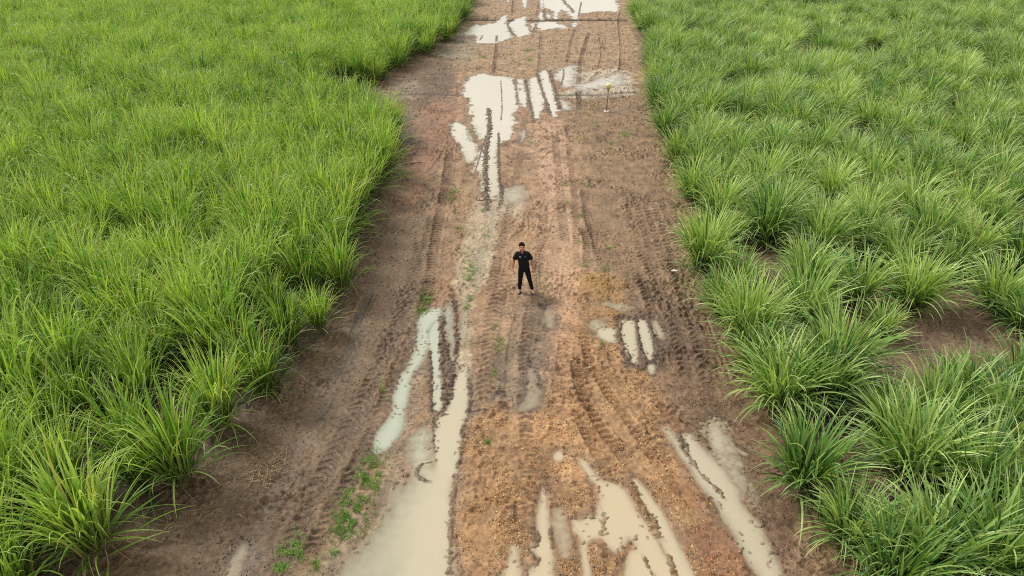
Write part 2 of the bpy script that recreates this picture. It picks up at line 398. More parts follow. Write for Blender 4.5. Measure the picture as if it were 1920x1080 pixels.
rut([(960, 790), (955, 700), (965, 620), (978, 560)], .14, .016, 0, .2, .012, .1)
rut([(1000, 520), (1015, 470), (1030, 440), (1040, 400)], .05, .015, 0, .2, .006, .2)
# fan of ruts in the orange clay
rut([(1050, 1090), (1045, 960), (1038, 860), (1045, 780), (1052, 700), (1062, 620)], .2, .02, .008, .2, .02, .1, colour=(150, 112, 84))
rut([(1230, 930), (1170, 860), (1120, 790), (1085, 720), (1080, 660)], .16, .035, .012, .2, .035, .25, colour=(128, 92, 62))
rut([(1300, 950), (1240, 880), (1180, 790), (1130, 720), (1100, 660), (1095, 600)], .16, .035, .015, .2, .03, .25, colour=(128, 92, 62))
rut([(1350, 930), (1290, 830), (1220, 740), (1160, 690), (1130, 640)], .14, .03, .015, .2, .03, .2, colour=(132, 96, 66))
rut([(1190, 1000), (1140, 890), (1100, 820), (1075, 760)], .12, .03, .01, .2, .03, .25, colour=(128, 92, 62))
rut([(900, 1090), (905, 1000), (915, 900), (935, 830)], .24, .014, 0, .2, .015, .25, colour=(172, 132, 96))
rut([(990, 1000), (1000, 900), (1015, 840)], .13, .02, .008, .2, .02, .2, colour=(140, 100, 66))
rut([(1330, 1010), (1280, 900), (1250, 850)], .2, .02, .0, .2, .02, .2, colour=(190, 140, 100))
# right hand ladder of lug prints
for a in range(7):
    rut([(1165+a*17, 350+a*3), (1185+a*19, 420+a*4), (1205+a*20, 500+a*3)], .12, .012, .028, .3, .004, .06, cross=1)
rut([(1100, 500), (1098, 450), (1085, 420)], .16, .02, .04, .18, .02, .35)
rut([(1128, 510), (1115, 460), (1100, 410), (1092, 350)], .14, .015, .03, .18, .015, .25)
rut([(1240, 700), (1225, 590), (1190, 500)], .18, .015, .035, .22, .02, .2)
rut([(1290, 720), (1265, 620), (1230, 530), (1200, 460)], .2, .012, .03, .24, .012, .15)
rut([(1330, 740), (1310, 650), (1280, 560), (1250, 470)], .2, .012, .03, .24, .012, .12)
rut([(1380, 740), (1345, 650), (1320, 580)], .06, .02, 0, .2, .015, .3, colour=(170, 140, 110))
# prints beyond
rut([(925, 140), (930, 100), (932, 80)], .16, .03, .03, .3, .02, .5)
rut([(1010, 146), (1012, 110), (1015, 60)], .16, .02, .02, .3, .015, .2)
rut([(1087, 210), (1085, 160), (1090, 110), (1105, 60)], .2, .03, .03, .3, .02, .5)
rut([(1062, 120), (1070, 80), (1080, 50)], .15, .02, .02, .3, .015, .4)
rut([(1163, 130), (1165, 90), (1160, 40), (1165, 20)], .14, .03, 0, .3, .03, .35)
rut([(1100, 158), (1125, 135), (1150, 125)], .16, .03, 0, .3, .03, .3)
rut([(1120, 160), (1145, 140), (1163, 128), (1165, 110)], .12, .03, 0, .3, .03, .4)
rut([(1120, 130), (1128, 100), (1122, 60)], .1, .02, 0, .3, .02, .3)
rut([(960, 30), (962, 0)], .12, .02, .02, .3, .02, .4); rut([(1005, 30), (1012, 0)], .12, .02, .02, .3, .02, .4)
rut([(800, 320), (850, 240)], .1, .015, 0, .3, .01, .3, colour=(170, 130, 104))
for q in range(5):
    rut([(1092+q*13, 34), (1094+q*14, 26), (1106+q*12, 22)], .1, .015, 0, .3, .02, .3)
# sunken trench lines across the lane
groove([(862, 37), (900, 37.2), (980, 39), (1060, 37.5), (1120, 37.8), (1180, 38)], .42, .16, 1.0, (46, 37, 31), .2)
groove([(730, 178), (800, 176), (860, 178), (960, 179), (1100, 178), (1200, 172)], .22, .07, .75, (86, 70, 58), .4)
groove([(868, 773), (890, 771), (915, 768), (932, 764)], .035, .05, .9, (70, 56, 46))
groove([(870, 752), (885, 760), (905, 762)], .03, .04, .7, (80, 64, 52))
groove([(882, 645), (905, 641), (930, 637)], .03, .04, .8, (80, 64, 52))
groove([(1278, 748), (1320, 768), (1360, 785), (1390, 800)], .06, .05, .5, (110, 92, 76))
groove([(1018, 560), (1012, 520), (1012, 470)], .015, .02, .5, (110, 86, 68))

# ---- spoil heap of crushed clay beside the track, and kicked-up mud
def mound(u, v, r, h, rough=.5, c=None):
    x0, y0 = P(u, v); s = sub(np.array([[x0, y0]]), r*2.2); x, y = X[s], Y[s]
    g = np.exp(-(((x-x0)**2+(y-y0)**2)/r**2))
    Z[s] += h*g*(1+rough*noise(x, y, .18, 121)+rough*.6*noise(x, y, .07, 123))
    if c: A[s] += (C(*c)-A[s])*np.clip(g*1.3, 0, 1)[..., None]*.8
mound(1122, 535, .55, .09, .8, (174, 140, 92)); mound(1140, 560, .4, .07, .8, (170, 136, 90)); mound(1105, 525, .3, .05, .8, (176, 142, 94))
mound(1150, 590, .4, .07, .8, (162, 128, 86))
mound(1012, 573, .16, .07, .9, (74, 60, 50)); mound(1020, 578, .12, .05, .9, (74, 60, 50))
mound(943, 762, .16, .06, 1, (95, 66, 48)); mound(938, 738, .12, .05, 1, (80, 62, 50)); mound(941, 842, .09, .05, 1, (92, 56, 40))
mound(934, 796, .14, .03, 1, (130, 90, 60))
for k in range(26):
    rr = random.Random(k); mound(1175+rr.random()*150, 540+rr.random()*150, .1+.15*rr.random(), .05, 1, (110, 88, 72))

# ---- puddles ------------------------------------------------------------------
PUD = [  # outline, bank slope, edge noise, label
 ([(872,60),(892,45),(906,47),(915,44),(928,42),(932,37),(949,28),(950,39),(952,48),(960,66),(956,71),(945,75),(934,79),(917,81),(902,81),(892,81),(891,67),(874,64)], .12, .10),
 ([(952,45),(967,36),(984,31),(987,45),(995,62),(984,66),(971,69),(960,56)], .12, .10),
 ([(994,45),(1003,43),(1001,54),(996,57)], .12, .08),
 ([(1007,43),(1027,40),(1050,44),(1063,50),(1061,52),(1037,53),(1012,55)], .10, .15),
 ([(1009,28),(1016,22),(1020,28),(1018,37),(1011,36)], .12, .1),
 ([(1024,28),(1029,26),(1033,32),(1029,36)], .12, .1),
 ([(1028,-12),(1140,-12),(1159,19),(1140,21),(1121,21),(1099,24),(1086,26),(1082,35),(1072,34),(1063,24),(1050,17),(1046,34),(1037,34),(1037,22),(1028,17),(1018,11)], .12, .15),
 ([(1072,43),(1082,42),(1082,49),(1072,50)], .1, .1),
 ([(981,-6),(989,-6),(987,13),(980,13)], .1, .1), ([(949,-6),(957,-6),(952,5)], .1, .1), ([(1012,-6),(1021,-6),(1018,16),(1014,17)], .1, .1),
 ([(867,165),(879,146),(905,137),(926,142),(957,144),(967,157),(972,195),(967,210),(965,240),(956,262),(941,264),(935,285),(936,337),(938,352),(932,372),(916,372),(903,360),(897,322),(888,324),(886,311),(909,262),(897,259),(886,240),(881,210),(879,187),(869,180)], .11, .10),
 ([(940,354),(980,347),(988,371),(960,382),(938,378)], .03, .12),
 ([(921,392),(931,392),(926,430),(917,455),(912,440)], .05, .06),
 ([(902,468),(910,468),(903,505),(893,530),(889,515)], .05, .05),
 ([(866,585),(873,590),(868,640),(862,640)], .06, .04),
 ([(845,232),(860,229),(879,240),(886,262),(897,277),(890,300),(871,304),(864,277),(849,255)], .10, .08),
 ([(969,150),(984,150),(989,195),(972,195)], .10, .08),
 ([(991,150),(1010,146),(1018,170),(1025,187),(1010,221),(999,225),(995,195)], .10, .1),
 ([(1012,137),(1029,135),(1040,180),(1046,212),(1032,216),(1021,187)], .13, .08),
 ([(1036,135),(1059,124),(1077,124),(1079,157),(1062,165),(1047,157)], .05, .18),
 ([(1047,187),(1066,191),(1070,204),(1051,202)], .05, .12),
 ([(1077,157),(1115,150),(1160,135),(1167,157),(1122,165),(1085,169)], .03, .25),
 ([(976,244),(987,244),(985,256),(976,268)], .06, .06),
 ([(790,585),(824,576),(826,596),(809,615),(805,656),(779,697),(774,712),(766,750),(755,799),(744,825),(710,851),(699,844),(706,810),(729,780),(736,742),(750,700),(762,690),(780,640),(782,610)], .11, .05),
 ([(805,619),(824,600),(826,700),(830,735),(828,765),(815,769),(811,735),(811,700),(806,660)], .2, .03),
 ([(831,577),(846,570),(854,622),(850,679),(842,682),(839,637),(831,604)], .05, .05),
 ([(856,706),(872,690),(880,745),(870,799),(864,847),(858,874),(858,885),(851,915),(845,975),(843,1110),(745,1110),(745,1060),(768,960),(800,900),(815,860),(812,822),(820,785),(832,775),(845,745)], .16, .035),
 ([(820,860),(858,885),(843,975),(841,1110),(630,1110),(669,1024),(702,982),(717,952),(729,922),(747,904),(765,890),(760,860),(765,820),(790,800),(812,800)], .05, .05),
 ([(446,1027),(465,1024),(456,1054),(442,1085),(430,1110),(408,1110)], .05, .04),
 ([(989,697),(1000,694),(1011,731),(1009,757),(980,770),(975,760),(988,740)], .03, .06),
 ([(1022,581),(1036,581),(1038,611),(1024,611)], .025, .05),
 ([(1120,615),(1154,615),(1156,639),(1139,639),(1122,630)], .14, .05),
 ([(1105,605),(1130,600),(1140,612),(1115,622)], .04, .08),
 ([(1163,602),(1180,600),(1189,607),(1195,675),(1184,677),(1172,656),(1165,622)], .2, .03),
 ([(1195,602),(1210,600),(1219,630),(1225,667),(1214,671),(1202,637)], .2, .04),
 ([(1221,600),(1236,604),(1249,626),(1240,637),(1225,622)], .08, .08),
 ([(1212,684),(1229,682),(1227,699),(1216,699)], .12, .04),
 ([(1120,567),(1140,565),(1160,569),(1192,574),(1185,580),(1150,577)], .04, .15),
 ([(1038,855),(1047,844),(1057,851),(1055,861),(1044,863)], .2, .02),
 ([(1019,915),(1027,945),(1031,1005),(1034,1012),(1036,1110),(985,1110),(995,1065),(1010,1050),(997,1027),(1006,1012),(1006,964),(1014,937)], .15, .04),
 ([(1038,952),(1062,960),(1070,1027),(1060,1045),(1048,1031),(1038,1005)], .07, .04),
 ([(1085,859),(1100,866),(1122,896),(1145,904),(1171,915),(1194,956),(1220,994),(1246,1035),(1285,1110),(1179,1110),(1177,1046),(1190,1027),(1179,1009),(1160,1035),(1137,1020),(1126,1009),(1104,1014),(1100,1035),(1114,1110),(1098,1110),(1089,1012),(1074,994),(1074,971),(1089,975),(1096,967),(1119,966),(1122,915),(1100,889)], .15, .035),
 ([(1188,900),(1197,900),(1220,930),(1246,967),(1265,1005),(1283,1040),(1315,1110),(1270,1110),(1250,1050),(1236,1010),(1220,975),(1196,925)], .15, .03),
 ([(957,1024),(969,1024),(976,1050),(976,1110),(932,1110),(954,1042)], .12, .04),
 ([(1241,802),(1252,799),(1277,825),(1279,814),(1297,812),(1318,838),(1340,858),(1362,880),(1374,900),(1390,922),(1398,952),(1427,982),(1446,1027),(1482,1110),(1440,1110),(1395,1042),(1369,997),(1339,945),(1309,907),(1275,855),(1249,817)], .09, .05),
 ([(1312,796),(1322,788),(1348,786),(1368,812),(1384,850),(1392,890),(1400,930),(1372,905),(1330,850)], .055, .22),
 ([(1380,838),(1388,842),(1402,850),(1396,853),(1384,846)], .1, .02),
]
FIG = []
bestd = np.full(X.shape, -9.0, np.float32); owner = np.full(X.shape, -1, np.int16)
for k, (poly, slope, nz) in enumerate(PUD):
    pl = smooth_line(PP(poly), 3, True); s = sub(pl, .7); x, y = X[s], Y[s]
    d = line_dist(x, y, pl, True)[0]*np.where(in_poly(x, y, pl), 1, -1)
    ff = sstep(18, 40, y)
    d = d+(.035 if slope >= .13 else .015)+nz*(1+1.6*ff)*(.6*noise(x, y, .6, 131)+.6*noise(x, y*.7, .28, 133)+.5*noise(x, y, .10, 135)*(1-ff)+.4*noise(x, y, 1.3, 132)*ff)
    wgt = sstep(-.28, -.02, d)
    bed = LEVEL-np.clip(d*slope, -.05, .05)+.007*noise(x, y, .2, 137)*(d > -.2)*(slope < .08)
    zn = Z[s]*(1-wgt)+bed*wgt
    Z[s] = np.where((bestd[s] > 0) & (d < 0), np.minimum(Z[s], zn), np.where((bestd[s] > 0) & (d > 0), np.minimum(zn, Z[s]), zn))
    b = d > bestd[s]
    bestd[s] = np.where(b, d, bestd[s]); owner[s] = np.where(b, k, owner[s])
# nothing but the puddles lies below the water line nearby: lift dry ground
dry = sstep(.0, -.3, bestd)
near = (bestd > -.6)
Z = np.where(near & (bestd < -.02), np.maximum(Z, LEVEL+.004+np.clip(-bestd, 0, .3)*.03), Z)
# crumbs of mud standing clear of the water near the banks
crumb = sstep(.30-.13*fa, .5-.13*fa, noise(X, Y, .11, 143)*(1-fa)+noise(X, Y*.7, .26, 144)*fa)*sstep(-.05, .3, noise(X, Y, .9, 145))*(1-sstep(.05, .34, bestd))*(bestd > -.05)
Z += crumb*.05
# wet dark rim and silt in the shallows
rim = np.exp(-((bestd+.07)/.07)**2)
paint(rim*np.clip(.7+.8*noise(X, Y, .3, 141), 0, 1), C(100, 83, 68), .45)
far_w = sstep(20, 60, Y)
paint(sstep(-.02, .1, bestd), C(168, 152, 124), .8)
wet = np.clip(wet+sstep(-.35, 0, bestd)*.6, 0, 1)

def ridge(pts, wd, h, lump=.16, tread=0, colour=(82, 68, 57), gap=0.0, seed=0):
    pl = smooth_line(PP(pts), 5); s = sub(pl, wd*2+.1); x, y = X[s], Y[s]
    d, sd_, arc, L = line_dist(x, y, pl); d = np.abs(d+noise(x, y, .2, 151+seed)*wd*.7+noise(x, y, .08, 152+seed)*wd*.5)
    pr = 1-sstep(wd*.35, wd, d)
    lm = .62+.75*noise(x, y, lump, 153+seed)+.3*noise(x, y, lump*.5, 155+seed)
    if tread: lm = lm*.5+.62*sstep(-.3, .6, np.sin(2*np.pi*arc/tread+2.2*noise(x, y, .5, 154)+1.5*noise(x, y, .15, 156)))
    lm = np.clip(lm-gap, 0, 1.6)*sstep(0, .15, arc)*sstep(0, .15, L-arc)
    zz = LEVEL-.01+h*lm
    Z[s] = np.where(pr > .02, np.maximum(Z[s], Z[s]*(1-pr)+zz*pr), Z[s])
    A[s] += (C(*colour)-A[s])*(np.clip(pr*1.5, 0, 1)*np.clip(.7+.6*noise(x, y, .12, 157), .2, 1))[..., None]
# lug-printed mud walls standing in the water
ridge([(916,202),(918,240),(912,277),(910,322),(912,360),(912,392)], .19, .075, .14, .20, (76, 66, 57))
ridge([(935,247),(935,292),(937,337),(941,364)], .09, .06, .12, .16, (76, 66, 57))
ridge([(943,350),(940,368),(937,390)], .12, .05, .12, .2, (80, 68, 57), .1)
ridge([(939,150),(941,185),(941,210),(939,225)], .06, .04, .12, 0, (90, 78, 66), .25)
ridge([(890,322),(898,298),(909,262)], .05, .05, .12, 0, (84, 70, 58), .1)
ridge([(962,148),(968,170),(970,195)], .12, .05, .2, 0, (105, 88, 72), .25)
ridge([(984,148),(989,175),(998,215),(1000,228)], .14, .06, .2, .3, (88, 72, 60))
ridge([(1008,142),(1015,165),(1026,195),(1032,215)], .14, .06, .2, .3, (88, 72, 60))
ridge([(1031,133),(1038,160),(1046,190),(1050,205)], .18, .07, .2, .3, (82, 68, 57))
ridge([(1057,128),(1056,145),(1050,162)], .1, .05, .2, 0, (95, 80, 66), .2)
ridge([(1052,-8),(1060,5),(1074,20),(1073,24)], .3, .06, .3, 0, (96, 80, 66), .1)
ridge([(1090,3),(1087,18),(1085,30)], .12, .06, .3, 0, (84, 70, 57))
ridge([(1019,20),(1022,35)], .2, .05, .3, 0, (90, 76, 62), .1)
ridge([(900,75),(905,66)], .12, .04, .2, 0, (90, 76, 62), .1); ridge([(930,78),(932,66)], .14, .05, .2, 0, (80, 66, 55))
ridge([(951,42),(957,58),(964,66)], .14, .05, .2, 0, (90, 76, 62)); ridge([(1000,58),(1006,44)], .12, .05, .2, 0, (90, 76, 62))
ridge([(826,590),(829,620),(827,650),(831,700),(835,740),(833,768)], .11, .085, .16, .19, (84, 70, 60))
ridge([(835,640),(840,685),(846,720),(838,760)], .10, .075, .16, .17, (88, 73, 61))
ridge([(850,556),(853,590),(856,625),(856,650),(850,690),(848,712)], .1, .08, .14, .17, (84, 69, 58))
ridge([(805,655),(807,700),(808,760),(812,772)], .07, .07, .14, .2, (86, 72, 60))
ridge([(877,705),(882,745),(878,775),(870,800),(864,850),(857,880)], .07, .075, .14, 0, (96, 78, 64), .05)
ridge([(855,885),(850,920),(845,980),(843,1080)], .07, .06, .14, 0, (116, 92, 70), .1)
ridge([(813,866),(800,867),(788,872),(781,885),(786,895),(800,901),(808,903)], .055, .055, .1, 0, (110, 96, 78), 0)
ridge([(832,770),(822,775),(811,786),(815,797),(824,800)], .04, .05, .1, 0, (92, 78, 66), 0)
ridge([(812,800),(813,820),(814,845)], .035, .045, .1, 0, (92, 78, 66), .2)
ridge([(1272,830),(1284,846),(1297,862),(1312,885),(1328,900),(1340,912),(1361,936)], .065, .055, .12, 0, (128, 106, 84), 0)
ridge([(1272,815),(1285,835),(1293,850)], .1, .06, .12, 0, (96, 80, 66), .1)
ridge([(1330,842),(1338,850)], .1, .07, .1, 0, (74, 62, 52), .1); ridge([(1350,858),(1353,862)], .07, .07, .1, 0, (78, 66, 55), 0)
ridge([(1193,602),(1196,625),(1203,655),(1212,675)], .06, .075, .13, .16, (96, 80, 65), .05)
ridge([(1216,602),(1222,620),(1224,632)], .07, .06, .13, 0, (92, 76, 62), .15); ridge([(1224,630),(1232,650),(1230,670)], .07, .06, .13, 0, (100, 84, 68), .1)
ridge([(1031,985),(1034,1008),(1036,1035)], .05, .06, .1, .17, (120, 96, 70), .05)
ridge([(1182,905),(1200,940),(1222,975),(1240,1010)], .11, .07, .12, 0, (128, 98, 66), 0)
ridge([(1247,1035),(1258,1055),(1275,1090)], .1, .065, .12, 0, (140, 106, 70), .1)
ridge([(1205,1040),(1215,1060),(1232,1085)], .05, .05, .1, 0, (140, 106, 70), .25)
ridge([(1000,1030),(1006,1012),(1004,990)], .08, .06, .1, 0, (88, 66, 46), .05); ridge([(1000,1065),(1008,1050),(1003,1040)], .07, .06, .1, 0, (100, 74, 50), .05)
ridge([(1128,955),(1134,985),(1130,1005)], .1, .05, .12, 0, (160, 130, 92), .35)
# crumbly walls of earth beside the ruts
for pts in ([(1158,600),(1165,650),(1180,685)], [(1183,680),(1198,690),(1210,682)], [(1160,596),(1190,596),(1215,594)], [(1230,655),(1240,690)]):
    ridge(pts, .16, .085, .13, 0, (100, 82, 68), .05)
np.maximum(Z, LEVEL-.07, out=Z)
mx_, my_ = P(985.5, 547.5)                                   # trodden flat where the man stands
tr_ = np.exp(-(((X-mx_)/.42)**2+((Y-my_)/.32)**2)**2); Z = Z*(1-tr_)+.004*tr_

vi = np.arange(NX*NY).reshape(NY, NX)
faces = np.stack([vi[:-1, :-1], vi[:-1, 1:], vi[1:, 1:], vi[1:, :-1]], -1).reshape(-1, 4)
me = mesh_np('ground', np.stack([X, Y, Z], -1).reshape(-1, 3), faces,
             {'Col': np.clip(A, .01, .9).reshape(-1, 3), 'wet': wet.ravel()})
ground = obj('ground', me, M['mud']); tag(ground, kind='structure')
def GZ(x, y):
    i = min(max(np.searchsorted(gy, y), 1), NY-1); j = min(max(np.searchsorted(gx, x), 1), NX-1)
    return float(max(Z[i, j], Z[i-1, j-1]))

# ---- water sheets: one per puddle, cut where its bed rises through it ---------
deep = (LEVEL-Z)
Wc = np.ones(X.shape+(1,))*(lin((206, 196, 170))*.70).reshape(1, 1, 3)
def wpaint(mask, c): 
    global Wc
    Wc += ((lin(c)*.70).reshape(1, 1, 3)-Wc)*mask[..., None]
wpaint(region([(690, 560), (860, 560), (860, 700), (815, 800), (815, 860), (760, 880), (670, 900)], .3, .5), (196, 202, 182))
wpaint(region([(760, 870), (870, 690), (870, 1120), (760, 1120), (730, 1000)], .6, .5), (208, 198, 172))
wpaint(region([(560, 1120), (620, 1000), (760, 880), (750, 1000), (700, 1120)], .4, .5), (190, 184, 162))
wpaint(region([(900, 840), (1340, 840), (1500, 1120), (900, 1120)], .4, .5), (212, 195, 164))
wpaint(region([(1235, 780), (1500, 780), (1560, 1120), (1330, 1120)], .3, .5), (205, 193, 168))
wpaint(sstep(24, 38, Y), (226, 219, 203))  # distant water paler: sky reflection painted into its colour
for k in range(len(PUD)):
    m = (owner == k) & (deep > -.006) & (bestd > -.25)
    c = m[:-1, :-1] | m[:-1, 1:] | m[1:, 1:] | m[1:, :-1]
    # a cell belongs to the puddle of its first corner: no cell is laid twice
    c &= (owner[:-1, :-1] == k)
    if c.sum() < 8: continue
    f = faces.reshape(NY-1, NX-1, 4)[c]
    ids, inv = np.unique(f, return_inverse=True)
    d = deep.ravel()[ids]; sl = PUD[k][1]
    op = 1-np.exp(-np.maximum(d, 0)/(.006 if sl >= .09 else .011))
    vv = np.stack([X.ravel()[ids], Y.ravel()[ids], np.full(len(ids), LEVEL)], -1)
    me = mesh_np('puddle', vv, inv.reshape(-1, 4), {'Col': Wc.reshape(-1, 3)[ids], 'opacity': op})
    tag(obj('puddle', me, M['water']), kind='structure')

# ------------------------------------------------------------------ GRASS CLUMPS
def ribbons(rng, n, L, base_r, z0, t0, bend, p, width, segs=8, dry=0.0, tone=(.5, .18), curl=.25, az=None, wmin=.3):
    """n curved blades as ribbons; returns verts, quads, colours"""
    Lr = rng.uniform(*L, n); ph = rng.uniform(0, 2*np.pi, n) if az is None else rng.normal(az[0], az[1], n)
    r0 = base_r*np.sqrt(rng.random(n)); pa = ph+rng.normal(0, .9, n)
    T0 = np.clip(rng.normal(t0[0], t0[1], n), R(1), R(88)); B = np.abs(rng.normal(bend[0], bend[1], n)); pw = rng.uniform(p[0], p[1], n)
    s = np.linspace(0, 1, segs+1); th = T0[:, None]+B[:, None]*s[None]**pw[:, None]
    azm = ph[:, None]+curl*rng.normal(0, 1, n)[:, None]*s[None]
    ds = Lr[:, None]/segs
    thm = .5*(th[:, 1:]+th[:, :-1]); am = .5*(azm[:, 1:]+azm[:, :-1])
    dx, dy, dz = np.sin(thm)*np.cos(am)*ds, np.sin(thm)*np.sin(am)*ds, np.cos(thm)*ds
    z = lambda a: np.concatenate([np.zeros((n, 1)), np.cumsum(a, 1)], 1)
    px, py, pz = z(dx)+(r0*np.cos(pa))[:, None], z(dy)+(r0*np.sin(pa))[:, None], z(dz)+rng.uniform(*z0, n)[:, None]
    pz = np.maximum(pz, .02)
    tw = rng.normal(0, .5, n)[:, None]+rng.normal(0, .6, n)[:, None]*s
    # side vector: horizontal perpendicular turned by the twist about the blade
    sx, sy = -np.sin(azm), np.cos(azm); nx, ny, nz_ = np.cos(th)*np.cos(azm), np.cos(th)*np.sin(azm), -np.sin(th)
    vx, vy, vz = sx*np.cos(tw)+nx*np.sin(tw), sy*np.cos(tw)+ny*np.sin(tw), nz_*np.sin(tw)
    W = rng.uniform(width[0], width[1], n)[:, None]*np.minimum(1, wmin+2.5*s)*np.maximum(1-s**2.6, .04)*.5
    a = np.stack([px+vx*W, py+vy*W, pz+vz*W], -1); b = np.stack([px-vx*W, py-vy*W, pz-vz*W], -1)
    V_ = np.stack([a, b], 2).reshape(-1, 3)
    i = np.arange(n)[:, None]*(segs+1)*2+np.arange(segs)[None]*2
    F_ = np.stack([i, i+1, i+3, i+2], -1).reshape(-1, 4)
    tn = np.clip(rng.normal(tone[0], tone[1], n), 0, 1)
    dr = (rng.random(n) < dry)*rng.uniform(.4, 1, n)
    col_ = np.stack([np.repeat(tn[:, None], segs+1, 1), np.repeat(s[None], n, 0), np.repeat(dr[:, None], segs+1, 1)], -1)
    col_ = np.repeat(col_[:, :, None], 2, 2).reshape(-1, 3)
    return V_, F_, col_
def merge(parts):
    v, f, c, o = [], [], [], 0
    for a, b, d in parts: v.append(a); f.append(b+o); c.append(d); o += len(a)
    return np.concatenate(v), np.concatenate(f), np.concatenate(c)
def leafmesh(name, parts, mat):
    v, f, c = merge(parts); me = mesh_np(name, v, f, c, 'blade'); me.materials.append(mat); return me

def proto_left(seed, size=1.0, nb=1.0):
    g = np.random.default_rng(seed); k = int(190*nb)
    up = ribbons(g, int(k*.52), (1.25, 2.15), .26*size, (.05, .5), (R(13), R(8)), (R(24), R(18)), (1.8, 3.4), (.032, .058), 8, .03, (.56, .24))
    tipb = ribbons(g, int(k*.36), (1.4, 2.2), .28*size, (.1, .6), (R(15), R(9)), (R(120), R(30)), (3.5, 6.0), (.028, .046), 10, .05, (.62, .22))
    low = ribbons(g, int(k*.24), (1.1, 2.0), .28*size, (.0, .4), (R(40), R(16)), (R(52), R(25)), (1.3, 2.2), (.028, .050), 8, .08, (.32, .2))
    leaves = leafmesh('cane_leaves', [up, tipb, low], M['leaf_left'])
    st = leafmesh('cane_stalks', [ribbons(g, 26, (.5, .95), .24*size, (-.02, 0), (R(10), R(8)), (R(5), R(4)), (1, 2), (.03, .045), 3, wmin=1)], M['stalk'])
    dead = leafmesh('cane_dead', [ribbons(g, 26, (.35, .8), .25*size, (.05, .35), (R(55), R(20)), (R(70), R(25)), (1, 2), (.008, .018), 6)], M['straw'])
    return leaves, st, dead
def proto_right(seed, size=1.0, nb=1.0, wide=1.0):
    g = np.random.default_rng(seed+100); k = int(250*nb)
    up = ribbons(g, int(k*.5), (1.5*size, 1.85*size), .30, (.05, .25), (R(17), R(9)), (R(46)*wide, R(18)), (1.6, 2.8), (.034, .062), 8, .02, (.56, .24))
    arch = ribbons(g, int(k*.45), (1.25*size, 1.65*size), .30, (.05, .25), (R(33)*wide, R(12)), (R(88), R(24)), (1.6, 3.0), (.032, .058), 9, .05, (.5, .24))
    low = ribbons(g, int(k*.22), (.7*size, 1.15*size), .30, (.0, .2), (R(54), R(14)), (R(70), R(25)), (1.2, 2), (.024, .044), 8, .14, (.36, .16))
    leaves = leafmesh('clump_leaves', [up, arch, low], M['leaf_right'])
    st = leafmesh('clump_stalks', [ribbons(g, 22, (.25, .5), .26, (-.02, 0), (R(14), R(9)), (R(5), R(4)), (1, 2), (.02, .035), 3, wmin=1)], M['stalk'])
    dead = leafmesh('clump_dead', [ribbons(g, 24, (.4, .9), .28, (.02, .2), (R(70), R(14)), (R(45), R(20)), (1, 2), (.008, .016), 6)], M['straw'])
    return leaves, st, dead
PL = [proto_left(i, [1, 1.15, .9, 1.1, 1, 1.2][i], [1, 1.15, .85, 1.1, 1, .9][i]) for i in range(6)]
PR = [proto_right(i, [1, 1.08, .95, 1.02, 1, .98][i], [1, 1.2, .85, 1.1, 1.3, .95][i], [1, .85, 1.15, 1, .9, 1.2][i]) for i in range(6)]

# where clumps may stand: traced edges of the two plantings, on the ground
LEFT_EDGE = PP([(-700, 1500), (40, 1200), (120, 1120), (185, 1040), (350, 905), (490, 745), (585, 625), (635, 555), (680, 470), (705, 400), (728, 330), (748, 285), (752, 268), (735, 240), (700, 228), (650, 216), (600, 206), (578, 196), (584, 176), (620, 163), (704, 158), (740, 140), (797, 108), (842, 78), (874, 42), (888, 8), (896, -20), (890, -45), (-1500, -45), (-1500, 1500)])
RIGHT_EDGE = PP([(1172, -45), (1180, 20), (1190, 62), (1200, 110), (1206, 165), (1220, 210), (1238, 260), (1275, 320), (1310, 370), (1320, 430), (1325, 490), (1345, 540), (1375, 600), (1400, 660), (1440, 735), (1500, 900), (1590, 1010), (1640, 1090), (1750, 1500), (3400, 1500), (3400, -45)])
BARE = PP([(1560, 610), (1620, 650), (1740, 610), (1800, 620), (1880, 650), (1960, 720), (1850, 720), (1760, 740), (1690, 760), (1640, 730), (1590, 690)])
GAPS = [PP(q) for q in ([(1575, 275), (1640, 270), (1650, 305), (1590, 310)], [(1490, 102), (1525, 105), (1530, 125), (1480, 122)],
        [(1540, 400), (1600, 405), (1590, 440), (1540, 430)])]
pins = np.array
def P2(l): return [P(*q) for q in l]
hand_left = [((182, 1035), 1.22, 1), ((345, 905), 1.1, 0), ((500, 738), .95, 3), ((600, 620), .78, 2), ((575, 560), 1, 0), ((640, 545), .95, 4), ((415, 800), 1.0, 1), ((40, 1130), 1.05, 5), ((-60, 1050), 1, 2), ((260, 870), 1.0, 4), ((130, 930), 1.0, 3), ((452, 700), 1.0, 5), ((545, 655), .9, 4)]
